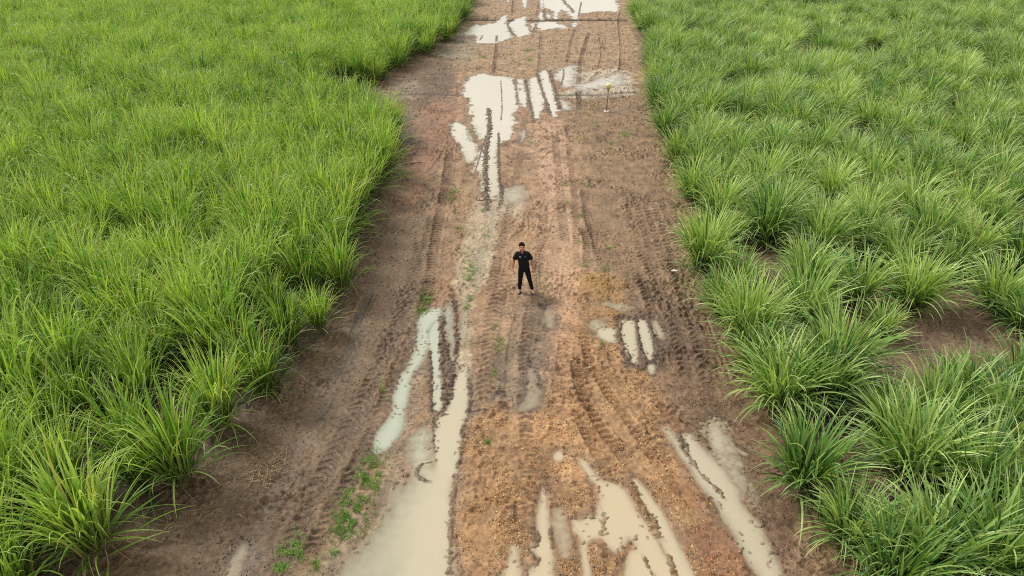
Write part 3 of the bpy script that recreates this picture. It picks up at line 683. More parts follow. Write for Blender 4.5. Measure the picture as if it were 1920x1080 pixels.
hand_right = [((1298, 378), .95, 3), ((1348, 415), 1.0, 1), ((1270, 312), .95, 4), ((1815, 492), 1.0, 0), ((1905, 520), 1.0, 4), ((1316, 505), 1.05, 1), ((1376, 548), .9, 2), ((1432, 458), 1.2, 4), ((1616, 475), 1.0, 0), ((1732, 470), 1.05, 1), ((1511, 560), 1.0, 3), ((1605, 572), 1.05, 2), ((1703, 580), 1.05, 1),
              ((1862, 583), 1.0, 0), ((1654, 630), .62, 2), ((1395, 640), 1.08, 4), ((1500, 610), 1.0, 0), ((1562, 712), 1.15, 1), ((1462, 765), 1.08, 3), ((1530, 760), 1.0, 4), ((1915, 625), .9, 5),
              ((1800, 775), .95, 3), ((1900, 765), .92, 1), ((1502, 915), 1.0, 0), ((1586, 1020), .80, 5), ((1700, 900), 1.2, 4), ((1819, 955), 1.1, 1), ((1744, 1085), 1.15, 3), ((1875, 845), 1.0, 2),
              ((1642, 785), .6, 2), ((1665, 830), .9, 5), ((1910, 960), 1.0, 0), ((1850, 1095), 1.15, 4), ((1660, 1110), .9, 0), ((1960, 1080), 1.05, 1), ((1420, 700), .95, 5), ((1350, 590), .8, 3)]
rnd = random.Random(7)
clumps = []   # x, y, scale, proto, side, hand index
for i, (p, s_, k) in enumerate(hand_left): clumps.append((*P(*p), s_, k, 'L', i))
for i, (p, s_, k) in enumerate(hand_right): clumps.append((*P(*p), s_*1.08, k, 'R', i-5 if i >= 5 else 90+i))
def infrustum(x, y, m):
    u, v = PX(x, y, 0); u2, v2 = PX(x, y, 2.2)
    k = m*F/max(8., y*cP+CAM_H*sP)
    return -k < u < 1920+k and v2 < 1080+k*.8 and y < 118
def edge_d(x, y, E):
    d = line_dist(np.array([x]), np.array([y]), E, True)[0][0]
    return d if in_poly(np.array([x]), np.array([y]), E)[0] else -d
hx = [(c[0], c[1]) for c in clumps]
def far_from_hand(x, y, r): return all((x-a)**2+(y-b)**2 > r*r for a, b in hx)
y = 4.0; row = 0
while y < 118:                                                  # left: close planted
    st = 1.12+.002*y; x = 2.0; row += 1
    while x > -66:
        xx, yy = x+rnd.uniform(-.42, .42), y+rnd.uniform(-.42, .42)
        if infrustum(xx, yy, 3.2):
            e = edge_d(xx, yy, LEFT_EDGE)
            if e > .1 and far_from_hand(xx, yy, .8) and (xx-hx[0][0])**2+(yy-hx[0][1])**2 > 1.9:
                sc = rnd.uniform(.80, 1.28)*(1 if e > .8 else .94)
                clumps.append((xx, yy, sc, rnd.randrange(6), 'L', -1))
        x -= st
    y += st
y = 4.0; row = 0
while y < 118:                                                  # right: looser tussocks
    st = 1.72; row += 1; x = 3.0+(row % 2)*.86
    while x < 74:
        xx, yy = x+rnd.uniform(-.42, .42), y+rnd.uniform(-.42, .42)
        if infrustum(xx, yy, 3.2) and rnd.random() > .08:
            e = edge_d(xx, yy, RIGHT_EDGE)
            hand_zone = PX(xx, yy)[1] > 440
            if e > .25 and edge_d(xx, yy, BARE) < -.3 and all(edge_d(xx, yy, G_) < 0 for G_ in GAPS):
                if far_from_hand(xx, yy, 1.2 if hand_zone else .9) :
                    clumps.append((xx, yy, rnd.uniform(.82, 1.22), rnd.randrange(6), 'R', -1))
        x += st
    y += st*.86
def in_view(c):
    u, v = PX(c[0], c[1], 0); u2, v2 = PX(c[0], c[1], 2.0)
    return -40 < u2 < 1960 and v2 < 1075
def slant(c): return math.sqrt(c[0]**2+c[1]**2+(CAM_H-1.5)**2)
vis = [c for c in clumps if in_view(c)]; vis.sort(key=lambda c: (c[5] < 0, slant(c)))
solo = vis[:290]; solo_set = set(id(c) for c in solo)
rest = [c for c in clumps if id(c) not in solo_set]

HL_L = {0: 'large lone bright green cane tuft on bare mud at the lower left, stalks showing', 1: 'cane tuft arching over the mud just up from the large lone corner tuft',
        2: 'tall cane tuft leaning out over the dark mud beside a faint wheel trough', 3: 'narrow small cane tuft standing slightly apart on the mud edge of the left field',
        7: 'bluish cane tuft cut by the bottom left corner of the photo'}
HL_R = {9: 'smallest sparse grass tuft alone on the bare soil patch in the right planting', 7: 'round grass tuft just above the bare soil patch, third of its row',
        6: 'round grass tuft directly up and left of the smallest sparse tuft', 8: 'drooping grass tuft at the right edge above the bare soil patch with pale hanging blades',
        5: 'dense grass tuft first from the left in the row above the bare soil patch', 12: 'big spiky grass tuft left of the bare soil patch with straw coloured tips',
        18: 'wide grass tuft leaning over the muddy wheel puddle on the right', 19: 'small dark grass tuft with blades sweeping left below the wide tuft by the puddle',
        20: 'largest yellow-green arching grass tuft between the puddle and the bare soil patch', 22: 'huge grass tuft in the lower right corner with long blades arching left',
        16: 'grass tuft below the bare soil patch with broad drooping blades', 17: 'grass tuft at the right frame edge below the bare soil patch', 0: 'tall grass tuft on the lane edge beside the scrap of white litter',
        13: 'pale bladed grass tuft overhanging the lane just above the right wheel puddle', 10: 'wide grass tuft bulging into the lane beside the water-filled wheel slots',
        1: 'narrow upright blue-green tuft behind the edge tuft by the white litter', 15: "half hidden grass tuft cut by the photo's right edge level with the bare soil"}
def glabel(c):
    u, v = PX(c[0], c[1], 1.0)
    e = edge_d(c[0], c[1], LEFT_EDGE if c[4] == 'L' else RIGHT_EDGE)
    if c[4] == 'L':
        return ('edge cane tuft of the left field leaning over the dark mud', 'cane tufts along the mud edge') if e < .75 else ('bright green cane tuft packed among others inside the left field', 'cane tufts inside the left field')
    return ('arching grass tuft on the lane edge of the right planting', 'grass tufts along the right lane edge') if e < 1.2 else ('rounded grass tuft among others inside the right planting', 'grass tufts inside the right planting')
def place(c, protos):
    x, y, s_, k, side, hi = c
    nm = 'cane_tuft' if side == 'L' else 'grass_tuft'
    t = empty(nm, (x, y, GZ(x, y)-.01), rnd.uniform(0, 6.28)); t.scale = (s_, s_, s_*rnd.uniform(.98, 1.12))
    t.rotation_euler[0] = rnd.gauss(0, R(2.5)); t.rotation_euler[1] = rnd.gauss(0, R(2.5))
    lb, gp = glabel(c)
    if 0 <= hi and hi in (HL_L if side == 'L' else HL_R): lb = (HL_L if side == 'L' else HL_R)[hi]; gp = None
    tag(t, lb, 'grass tuft', gp)
    for nme, me in zip(('leaves', 'stalks', 'dead_leaves'), protos[k]): obj(nme, me, None, t)
    return t
SRC = {}
for c in solo:
    t = place(c, PL if c[4] == 'L' else PR)
    key = (c[4], c[3])
    if key not in SRC: SRC[key] = [o for o in t.children if o.name.startswith('leaves')][0] if t.children else None
bpy.context.view_layer.update()

def field(name, side, pts, label, cat):
    me = bpy.data.meshes.new(name); n = len(pts)
    me.vertices.add(n); me.vertices.foreach_set('co', np.array([(c[0], c[1], -.01) for c in pts], np.float32).ravel())
    g = np.random.default_rng(5)
    for nm, ty, val in (('scl', 'FLOAT', np.array([c[2] for c in pts], np.float32)), ('rot', 'FLOAT', g.uniform(0, 6.28, n).astype(np.float32)), ('idx', 'INT', np.array([c[3] for c in pts], np.int32))):
        a = me.attributes.new(nm, ty, 'POINT'); a.data.foreach_set('value', val)
    o = obj(name, me); me.materials.append(M['leaf_left' if side == 'L' else 'leaf_right'])
    gt = bpy.data.node_groups.new(name+'_nodes', 'GeometryNodeTree')
    gt.interface.new_socket('Geometry', in_out='INPUT', socket_type='NodeSocketGeometry'); gt.interface.new_socket('Geometry', in_out='OUTPUT', socket_type='NodeSocketGeometry')
    gi = gt.nodes.new('NodeGroupInput'); go = gt.nodes.new('NodeGroupOutput')
    jn = gt.nodes.new('GeometryNodeJoinGeometry')
    for k in reversed(range(6)):
        oi = gt.nodes.new('GeometryNodeObjectInfo'); oi.transform_space = 'ORIGINAL'; oi.inputs['Object'].default_value = SRC[(side, k)]
        oi.inputs['As Instance'].default_value = True
        gt.links.new(oi.outputs['Geometry'], jn.inputs[0])
    ip = gt.nodes.new('GeometryNodeInstanceOnPoints'); ip.inputs['Pick Instance'].default_value = True
    def att(nm, ty):
        a = gt.nodes.new('GeometryNodeInputNamedAttribute'); a.data_type = ty; a.inputs[0].default_value = nm; return a.outputs[0]
    cx = gt.nodes.new('ShaderNodeCombineXYZ'); gt.links.new(att('rot', 'FLOAT'), cx.inputs[2])
    gt.links.new(gi.outputs[0], ip.inputs['Points']); gt.links.new(jn.outputs[0], ip.inputs['Instance'])
    gt.links.new(att('idx', 'INT'), ip.inputs['Instance Index']); gt.links.new(cx.outputs[0], ip.inputs['Rotation'])
    gt.links.new(att('scl', 'FLOAT'), ip.inputs['Scale']); gt.links.new(ip.outputs[0], go.inputs[0])
    md = o.modifiers.new('scatter', 'NODES'); md.node_group = gt
    return tag(o, label, cat, kind='stuff')
field('cane_field_grass', 'L', [c for c in rest if c[4] == 'L'], 'dense bright green cane grass filling the rest of the left field', 'grass field')
field('planting_grass', 'R', [c for c in rest if c[4] == 'R'], 'far mass of rounded green grass tussocks filling the rest of the right planting', 'grass field')
print('CLUMPS', len(clumps), 'solo', len(solo))

# ------------------------------------------------------------------ GRAVEL, CLODS, LITTER
def crumbs(name, pts, size, seed, mat, cols):
    """irregular little stones: squashed octahedra, one mesh"""
    g = np.random.default_rng(seed); n = len(pts)
    base = np.array([(1,0,0),(0,1,0),(-1,0,0),(0,-1,0),(0,0,1),(0,0,-1)], float)
    tri = np.array([(0,1,4),(1,2,4),(2,3,4),(3,0,4),(1,0,5),(2,1,5),(3,2,5),(0,3,5)])
    v = base[None]*(1+.35*g.normal(0, 1, (n, 6, 1)).clip(-1, 1))*size[:, None, None]*g.uniform(.6, 1.2, (n, 1, 3))*np.array([1, 1, .75])
    a = g.uniform(0, 6.28, n); c, s_ = np.cos(a)[:, None], np.sin(a)[:, None]
    v = np.stack([v[..., 0]*c-v[..., 1]*s_, v[..., 0]*s_+v[..., 1]*c, v[..., 2]], -1)+pts[:, None, :]
    f = (tri[None]+np.arange(n)[:, None, None]*6).reshape(-1, 3)
    me = mesh_np(name, v.reshape(-1, 3), f, {'Col': np.repeat(cols, 6, 0)}, smooth=False)
    return obj(name, me, mat)
def attr_mat(name, rough=.85):
    m, nt, b = new_mat(name); at = N(nt, 'ShaderNodeAttribute', attribute_name='Col')
    tc = N(nt, 'ShaderNodeTexCoord'); tx = N(nt, 'ShaderNodeTexNoise'); tx.inputs['Scale'].default_value = 30
    nt.links.new(tc.outputs['Object'], tx.inputs['Vector'])
    mp = N(nt, 'ShaderNodeMapRange'); mp.inputs[3].default_value = .7; mp.inputs[4].default_value = 1.3; nt.links.new(tx.outputs[0], mp.inputs[0])
    mm = N(nt, 'ShaderNodeMix', data_type='RGBA', blend_type='MULTIPLY'); mm.inputs[0].default_value = 1
    nt.links.new(at.outputs['Color'], mm.inputs[6]); nt.links.new(mp.outputs[0], mm.inputs[7]); nt.links.new(mm.outputs[2], b.inputs['Base Color'])
    b.inputs['Roughness'].default_value = rough; return m
M['stone'] = attr_mat('crushed_stone'); M['clod'] = attr_mat('clod', .75)
def bil(arr, x, y):
    i = np.clip(np.searchsorted(gy, y), 1, NY-1); j = np.clip(np.searchsorted(gx, x), 1, NX-1); return arr[i, j]
def scatter(mask, n, seed, box=(-8.5, 12.5, 8, 70)):
    g = np.random.default_rng(seed); out_ = []; tot = 0
    while tot < n:
        v_ = g.uniform(-10, 1090, 40000); u_ = g.uniform(-10, 1930, 40000)
        k = (g.random(40000) < .6)
        a, b = (u_-960)/F, (540-v_)/F; t = CAM_H/(sP-b*cP); x, y = a*t, (cP+b*sP)*t
        ok = (x > box[0]) & (x < box[1]) & (y > box[2]) & (y < box[3]); x, y = x[ok], y[ok]
        ok = g.random(len(x)) < bil(mask, x, y); x, y = x[ok], y[ok]
        out_.append(np.c_[x, y, bil(Z, x, y)]); tot += len(x)
    return np.concatenate(out_)[:n]
land = (bestd < -.03)*(1-field_l)*(1-field_r)
pg = scatter(clay*(bestd < .0)*sstep(-.15, .35, fbm(X, Y, .7, 161, 3)), 15000, 1)
g = np.random.default_rng(3); sz = .008+.017*g.random(len(pg))**3+.004*(g.random(len(pg)) < .05)*6
cc = np.array([lin((196, 160, 112)), lin((168, 122, 74)), lin((200, 176, 140)), lin((140, 104, 72)), lin((178, 112, 74))])*.85
tag(crumbs('gravel', pg, sz, 4, M['stone'], cc[g.choice(5, len(pg), p=[.35, .3, .1, .2, .05])]), 'crushed orange clay stones strewn over the middle of the lane', 'gravel', kind='stuff')
churned = region([(1100, 480), (1290, 470), (1350, 620), (1400, 760), (1250, 770), (1215, 700), (1160, 700), (1150, 600)], .4, 1)
shore = np.exp(-((bestd+.1)/.12)**2)
dens = np.clip(.16+.7*churned+.5*shore+.35*left_m*sstep(0, .4, fbm(X, Y, 1.0, 163, 3))+.25*right_m, 0, 1)*land*sstep(-.35, .3, fbm(X, Y, .6, 165, 2))
pc = scatter(dens, 26000, 7)
sz = (.010+.030*g.random(len(pc))**3.5)*np.clip(pc[:, 1]/22, .8, 2.4)
bc = bil(A, pc[:, 0], pc[:, 1])*np.random.default_rng(9).uniform(.45, .95, (len(pc), 1))
tag(crumbs('mud_clods', pc, sz, 8, M['clod'], np.clip(bc, 0.01, 1)), 'crumbs and clods of dark mud thrown up along the wheel ruts', 'mud clods', kind='stuff')

def at_points(rib, n, pts):
    v, f, c = rib; v = v.reshape(n, -1, 3)+pts[:, None, :]; return v.reshape(-1, 3), f, c
def litter(name, pts, seed, label):
    g = np.random.default_rng(seed); n = len(pts)
    r_ = ribbons(g, n, (.12, .55), 0, (.012, .03), (R(86), R(3)), (R(6), R(5)), (1, 2), (.006, .014), 5, 1, curl=.9)
    v, f, c = at_points(r_, n, pts); me = mesh_np(name, v, f, c, 'blade'); return tag(obj(name, me, M['straw']), label, 'dry straw', kind='stuff')
edge_m = np.clip(field_l+field_r, 0, 1)*.35+region([(380, 960), (560, 780), (680, 560), (730, 420), (775, 300), (700, 300), (600, 560), (430, 800), (300, 960)], .4, 1)*.6
edge_m = edge_m+.5*bare
litter('straw_litter', scatter(np.clip(edge_m, 0, 1)*(bestd < -.1), 1700, 21, (-9, 14, 8, 45)), 22, 'dry straw and fallen leaf shreds scattered on the soil by the grass')
# the little heap of straw beside the left planting
q = np.random.default_rng(31); x0, y0 = P(495, 888); hp = np.c_[x0+q.normal(0, .26, 170), y0+q.normal(0, .24, 170), np.zeros(170)]
hp[:, 2] = [GZ(a, b)+.03*q.random() for a, b in hp[:, :2]]
o = litter('straw_heap', hp, 32, 'x'); o['label'] = 'small tangled heap of dry straw on the dark mud beside the left planting'; o['category'] = 'straw heap'; o['kind'] = 'thing'

# ------------------------------------------------------------------ WEEDS ON THE LANE
def weed(spots, n, label, hgt=(.05, .13), group=None, seed=0):
    spots = [(a, b_, c_*(1.5 if c_ < .35 else 1.1)) for a, b_, c_ in spots]; n = int(n*2.0)
    g = np.random.default_rng(seed+400); pts = []
    for (u, v, r) in spots:
        x, y = P(u, v); m = max(4, int(n*r*r/sum(k[2]**2 for k in spots)))
        a = g.uniform(0, 6.28, m); rr = r*g.random(m)**.6*np.clip(1.1+.5*g.normal(0, 1, m), .2, 2.1)
        pts.append(np.c_[x+rr*np.cos(a)*.8, y+rr*np.sin(a)*1.25])
    pts = np.concatenate(pts); m = len(pts)
    nn = noise(pts[:, 0], pts[:, 1], .22, 9); pts = pts[nn > -.12]; m = len(pts)
    c0 = pts.mean(0); zz = bil(Z, pts[:, 0], pts[:, 1])
    r_ = ribbons(g, m, hgt, 0, (0, .01), (R(48), R(20)), (R(50), R(30)), (1, 2), (.006, .013), 4, .02, (.5, .2))
    v, f, c = at_points(r_, m, np.c_[pts-c0, zz])
    me = mesh_np('weed_patch', v, f, c, 'blade'); o = obj('weed_patch', me, M['weed']); o.location = (c0[0], c0[1], 0)
    return tag(o, label, 'weeds', group)
weed([(690, 862, .22), (706, 882, .2), (688, 900, .25), (668, 918, .2), (700, 915, .12)], 1100, "bright green weed patch on the left bank of the big cream puddle, upper of two")
weed([(665, 945, .28), (650, 968, .3), (668, 985, .2), (640, 992, .14), (628, 1002, .08)], 1500, 'thickest bright green weed patch hugging the left bank of the big cream puddle', seed=1)
weed([(550, 1022, .16), (535, 1045, .18), (560, 1040, .12), (530, 1065, .1)], 620, "green weed patch in the dark mud left of the big puddle, near the bottom", seed=2)
weed([(592, 1062, .08), (624, 1042, .07)], 150, 'two small yellow-green weed sprigs at the foot of the puddle bank', (.05, .16), seed=3)
weed([(797, 548, .15), (800, 562, .18), (792, 578, .18), (783, 590, .1)], 700, 'narrow green weed strip at the head of the left wheel puddle', seed=4)
weed([(880, 500, .22), (884, 512, .25), (878, 525, .16)], 520, 'green weed patch on the pale silt strip left of the standing man', seed=5)
weed([(882, 562, .13), (874, 576, .14), (890, 540, .1)], 260, 'thin weeds on the pale silt strip below the man on his left', seed=6)
weed([(851, 362, .28), (848, 374, .28)], 420, 'round green weed patch beside the wheel track left of the upper silt', seed=7)
weed([(1172, 254, .38)], 300, 'bright weed patch by itself on the right of the lane beyond the man', seed=8)
weed([(884, 248, .55), (892, 240, .4), (880, 262, .35)], 260, 'sparse weeds growing up through the far cream puddle', (.08, .2), seed=9)
weed([(1114, 198, .35), (1118, 205, .2)], 190, 'small weed patch left of the foot of the yellow topped marker post', seed=10)
weed([(720, 722, .1), (716, 735, .08), (722, 745, .06)], 130, 'small weed sprig between the dark mud margin and the left puddle arm', seed=11)
weed([(867, 111, .5), (905, 108, .6), (902, 126, .4)], 420, 'far green weeds on the lane between the two most distant puddles, left side', (.08, .2), seed=12)
weed([(990, 95, .45)], 260, 'upper of two far thin weed patches in the lane middle between the distant puddles', (.06, .16), seed=13)
weed([(992, 113, .4)], 330, 'lower of two far thin weed patches in the lane middle between the distant puddles', (.06, .16), seed=17)
weed([(1043, 107, .6)], 130, 'lone far weed patch right of the thin weeds between the distant puddles', (.06, .16), seed=16)
weed([(1010, 520, .16), (1020, 545, .15), (1014, 532, .1)], 190, 'faint low weeds right beside the standing man', (.03, .08), seed=14)
weed([(936, 640, .2), (934, 655, .14)], 240, 'low dull green weeds where the small ditch crosses, left of centre', (.04, .09), seed=15)
sp = [(1140, 465, .14), (1134, 503, .14), (1128, 508, .1), (1090, 455, .16), (1100, 497, .14), (1268, 524, .12), (1276, 543, .1), (1118, 236, .3), (1112, 228, .2), (1090, 262, .25), (1146, 270, .15), (1146, 283, .15), (928, 615, .1),
      (1000, 268, .3), (926, 700, .1), (925, 712, .06), (862, 427, .1), (912, 442, .1), (1060, 345, .2), (1105, 350, .2), (1063, 380, .16), (1090, 405, .15), (1128, 90, .4), (1060, 60, .3), (905, 395, .1), (1128, 645, .07), (912, 830, .06), (640, 330+700, .05), (1100, 214, .2), (1115, 222, .15), (1280, 560, .1), (1340, 690, .08)]
gm = []
for i, (u, v, r) in enumerate(sp):
    weed([(u, v, r)], int(16+420*r), 'tiny isolated weed tuft sprouting from the lane', (.04, .11), 'tiny weed tufts scattered over the lane', 20+i)

# ------------------------------------------------------------------ small solid things
def loft(bm, rings, seg=12, cap=True):
    """rings: (centre, rx, ry[, dir]) joined into a closed tube"""
    rs = []; n = len(rings)
    for i, r in enumerate(rings):
        c = Vector(r[0])
        if len(r) > 3 and r[3] is not None: d = Vector(r[3])
        else: d = Vector(rings[min(i+1, n-1)][0])-Vector(rings[max(i-1, 0)][0])
        d.normalize()
        a = Vector((1, 0, 0)); a = a-d*a.dot(d)
        if a.length < .2: a = Vector((0, 1, 0)); a = a-d*a.dot(d)
        a.normalize(); b = d.cross(a)
        rs.append([bm.verts.new(c+a*r[1]*math.cos(2*math.pi*k/seg)+b*r[2]*math.sin(2*math.pi*k/seg)) for k in range(seg)])
    for A_, B_ in zip(rs[:-1], rs[1:]):
        for k in range(seg): bm.faces.new((A_[k], A_[(k+1) % seg], B_[(k+1) % seg], B_[k]))
    if cap: bm.faces.new(rs[0][::-1]); bm.faces.new(rs[-1])
def tube(bm, pts, radii, seg=10):
    """round-ended tapered tube"""
    pts = [Vector(p) for p in pts]; d0 = (pts[0]-pts[1]).normalized(); d1 = (pts[-1]-pts[-2]).normalized()
    r = [(pts[0]+d0*radii[0]*.85, radii[0]*.45, radii[0]*.45, -d0), (pts[0]+d0*radii[0]*.5, radii[0]*.85, radii[0]*.85, -d0)]
    for i, (p, k) in enumerate(zip(pts, radii)): r.append((p, k, k, (pts[min(i+1, len(pts)-1)]-pts[max(i-1, 0)])))
    r += [(pts[-1]+d1*radii[-1]*.5, radii[-1]*.85, radii[-1]*.85, d1), (pts[-1]+d1*radii[-1]*.85, radii[-1]*.45, radii[-1]*.45, d1)]
    loft(bm, r, seg)
def ball(bm, c, r, rot=None, seg=14):
    m = Matrix.Translation(Vector(c)) @ (rot or Matrix()) @ Matrix.Diagonal((*r, 1))
    bmesh.ops.create_uvsphere(bm, u_segments=seg, v_segments=max(6, seg*2//3), radius=1, matrix=m)
def from_bm(name, bm, mat, parent=None, smooth=True, voxel=0, smooth_it=0, xf=None):
    bmesh.ops.recalc_face_normals(bm, faces=bm.faces)
    if xf: bmesh.ops.transform(bm, matrix=xf, verts=bm.verts)
    me = bpy.data.meshes.new(name); bm.to_mesh(me); bm.free()
    if voxel:
        t = bpy.data.objects.new('tmp', me); col.objects.link(t)
        m = t.modifiers.new('r', 'REMESH'); m.mode = 'VOXEL'; m.voxel_size = voxel
        if smooth_it: sm = t.modifiers.new('s', 'SMOOTH'); sm.factor = .5; sm.iterations = smooth_it
        dg = bpy.context.evaluated_depsgraph_get(); m2 = bpy.data.meshes.new_from_object(t.evaluated_get(dg))
        bpy.data.objects.remove(t); bpy.data.meshes.remove(me); me = m2; me.name = name
    for p in me.polygons: p.use_smooth = smooth
    me.materials.clear()
    return obj(name, me, mat, parent)

# marker post with a pale yellow cap
M['cap'] = plain('weathered_yellow_plastic', (.72, .66, .30), .45, .4, 8, .2)
M['brass'] = plain('rusty_yellow_fitting', (.42, .27, .07), .5, .5, 20, .3)
M['pole'] = plain('weathered_grey_post', (.24, .21, .18), .8, .3, 15, .3, .3)
M['pale'] = plain('cement_footing', (.55, .48, .40), .9, .2, 12, .25, .4)
x, y = P(1137, 209)
t = empty('marker_post', (x, y, GZ(x, y))); tag(t, 'thin grey marker post with a pale yellow cap on the lane', 'marker post')
b = bmesh.new(); loft(b, [((0, 0, -.1), .038, .038), ((0.005, 0, .5), .038, .038), ((.02, 0, 1.22), .036, .036)], 12); from_bm('pole', b, M['pole'], t)
b = bmesh.new(); loft(b, [((.02, 0, 1.12), .045, .045), ((.02, 0, 1.16), .06, .06), ((.022, 0, 1.2), .05, .05), ((.022, 0, 1.3), .09, .09), ((.022, 0, 1.36), .095, .095)], 14); from_bm('collar', b, M['brass'], t)
b = bmesh.new(); loft(b, [((.022, 0, 1.35), .10, .10), ((.022, 0, 1.38), .135, .135), ((.022, 0, 1.50), .15, .15), ((.022, 0, 1.56), .135, .135), ((.022, 0, 1.60), .09, .09), ((.022, 0, 1.615), .03, .03)], 18); from_bm('cap', b, M['cap'], t)
b = bmesh.new(); loft(b, [((0, 0, -.03), .2, .2), ((0, 0, .02), .17, .17), ((0, 0, .035), .06, .06)], 11); from_bm('footing', b, M['pale'], t)

# sticks and litter
M['bark'] = plain('pale_dry_cane', (.42, .34, .25), .8, .3, 20, .3)
M['darkbark'] = plain('dark_wet_stick', (.10, .075, .055), .7, .3, 20, .3)
def stick(name, pts, rad, mat, label, cat='stick', forks=()):
    w_ = [P(*p) for p in pts]; x0, y0 = w_[0]
    sm = smooth_line(np.array(w_), 4); n = len(sm); b = bmesh.new()
    zz = [max(GZ(a, c_), LEVEL)+rad*.8 for a, c_ in sm]
    tube(b, [(a-x0, c_-y0, z_) for (a, c_), z_ in zip(sm, zz)], [rad*(1-.6*i/n) for i in range(n)], 6)
    for fk in forks:
        f2 = smooth_line(np.array([P(*p) for p in fk]), 3); tube(b, [(a-x0, c_-y0, GZ(a, c_)+rad) for a, c_ in f2], [rad*.5*(1-.6*i/len(f2)) for i in range(len(f2))], 6)
    o = from_bm(name, b, mat); o.location = (x0, y0, 0); return tag(o, label, cat)
stick('fallen_cane', [(790, 304), (772, 307), (755, 308), (742, 311)], .035, M['bark'], 'pale bleached cane stem lying on the mud at the edge of the left field', forks=[[(775, 307), (784, 301), (791, 301)]])
stick('twig', [(740, 440), (748, 433), (765, 430), (778, 422), (782, 416), (780, 411)], .015, M['bark'], 'thin pale hooked twig on the dark mud left of the man', 'twig')
stick('twig', [(740, 350), (750, 352), (766, 353)], .012, M['bark'], 'short pale twig on the mud below the bleached cane stem', 'twig')
stick('twig', [(742, 357), (752, 364), (755, 370)], .012, M['bark'], 'small bent twig just below the short pale twig', 'twig')
stick('stick', [(893, 375), (900, 377), (915, 377), (932, 375)], .022, M['darkbark'], 'dark stick lying across the lugged ridge at the near end of the far puddle')
stick('twig', [(532, 870), (536, 855), (539, 838)], .01, M['bark'], 'straight pale twig on mud beside the straw heap', 'twig')
stick('twig', [(446, 968), (456, 970)], .016, M['bark'], 'short pale twig near the bottom left sliver of water', 'twig')
stick('twig', [(1755, 582+28), (1768, 618)], .012, M['bark'], 'small twig on the bare soil patch in the right planting', 'twig')
M['white'] = plain('white_wrapper', (.72, .68, .66), .5, .4, 10, .1)
x, y = P(1265, 508); b = bmesh.new(); bmesh.ops.create_grid(b, x_segments=6, y_segments=4, size=.5)
for v in b.verts: v.co = Vector((v.co.x*.24, v.co.y*.10, .02+.02*math.sin(v.co.x*7+v.co.y*5)+.012*math.sin(v.co.y*17)))
r_ = bmesh.ops.extrude_face_region(b, geom=b.faces[:])
for v in [q_ for q_ in r_['geom'] if isinstance(q_, bmesh.types.BMVert)]: v.co.z += .012
o = from_bm('litter_scrap', b, M['white']); o.location = (x, y, GZ(x, y)); o.rotation_euler.z = .1; tag(o, 'scrap of white litter on the mud beside the right planting', 'litter')

# ------------------------------------------------------------------ THE MAN
M['skin'] = plain('skin', (.42, .21, .135), .5, .35, 30, .08)
M['black'] = plain('black_cotton', (.012, .012, .014), .9, .15, 40, .3, .3)
M['black2'] = plain('black_trouser_cloth', (.010, .010, .013), .9, .15, 40, .3, .3)
M['hair'] = plain('dark_brown_hair', (.010, .007, .005), .9, .08, 60, .4, .5)
M['boot'] = plain('tan_suede', (.34, .235, .15), .85, .2, 25, .25, .3)
M['sole'] = plain('boot_sole', (.05, .04, .035), .8, .2)
M['patch'] = plain('pale_embroidery', (.34, .34, .35), .8, .2, 200, .5)
M['eyew'] = plain('eye', (.10, .07, .06), .3, .5); M['lip'] = plain('lips', (.35, .14, .11), .5, .3); M['stub'] = plain('brow_hair', (.03, .018, .014), .8, .2)
x, y = P(985.5, 547.5); man = empty('person', (x, y, max(GZ(x-.2, y), GZ(x+.22, y))+.004)); man.scale = (1.0, 1.0, 1.0)
tag(man, 'man in black short sleeved shirt and black trousers standing on the lane looking up', 'person')
HX = Matrix.Translation((-.135, -.02, 1.665)) @ Matrix.Scale(1.1, 4) @ Matrix.Rotation(R(-22), 4, 'X') @ Matrix.Rotation(R(5), 4, 'Z')
def hp_(p): return HX @ Vector(p)
b = bmesh.new()
# torso, neck
loft(b, [((-.06, 0, .88), .13, .09), ((-.065, 0, 1.0), .155, .10), ((-.08, 0, 1.15), .145, .095), ((-.10, 0, 1.32), .175, .105), ((-.115, 0, 1.42), .175, .095), ((-.12, 0, 1.48), .09, .07), ((-.125, 0, 1.52), .06, .062), ((-.13, -.005, 1.60), .056, .06)], 16)
for s_, hip, knee, ank in ((-1, (-.15, 0, .93), (-.175, -.025, .50), (-.20, .02, .10)), (1, (.03, 0, .93), (.12, -.03, .50), (.215, .02, .10))):
    tube(b, [hip, knee, ank], [.085, .058, .042], 12)
    tube(b, [(ank[0], .03, .05), (ank[0]+s_*.03, -.13, .04)], [.035, .03], 10)
def arm(sh, el, wr, hd, s_):
    tube(b, [sh, Vector(sh).lerp(Vector(el), .5), el, Vector(el).lerp(Vector(wr), .35), wr], [.062, .058, .049, .052, .035], 12)
    w_, h_ = Vector(wr), Vector(hd); d = (h_-w_).normalized(); side = Vector((s_*.15, -1, 0)); side = (side-d*side.dot(d)).normalized(); nrm = d.cross(side)
    pal = w_+d*.055
    loft(b, [(w_, .030, .026, d), (w_+d*.03, .022, .040, d), (w_+d*.085, .019, .044, d), (w_+d*.1, .014, .040, d)], 10)
    inw = nrm if nrm.x*s_ < 0 else -nrm
    for k, ln in enumerate((.070, .078, .073, .058)):
        o_ = w_+d*.09+side*(.030-.020*k)
        m1 = o_+d*ln*.5+inw*ln*.12; m2 = m1+d*ln*.3+inw*ln*.22; e = m2+d*ln*.18+inw*ln*.22
        tube(b, [o_, m1, m2, e], [.0115, .011, .010, .009], 8)
    o_ = w_+d*.03+side*.03; m1 = o_+side*.025+d*.03+inw*.008; e = m1+d*.035+side*.006+inw*.012
    tube(b, [o_, m1, e], [.014, .012, .010], 8)
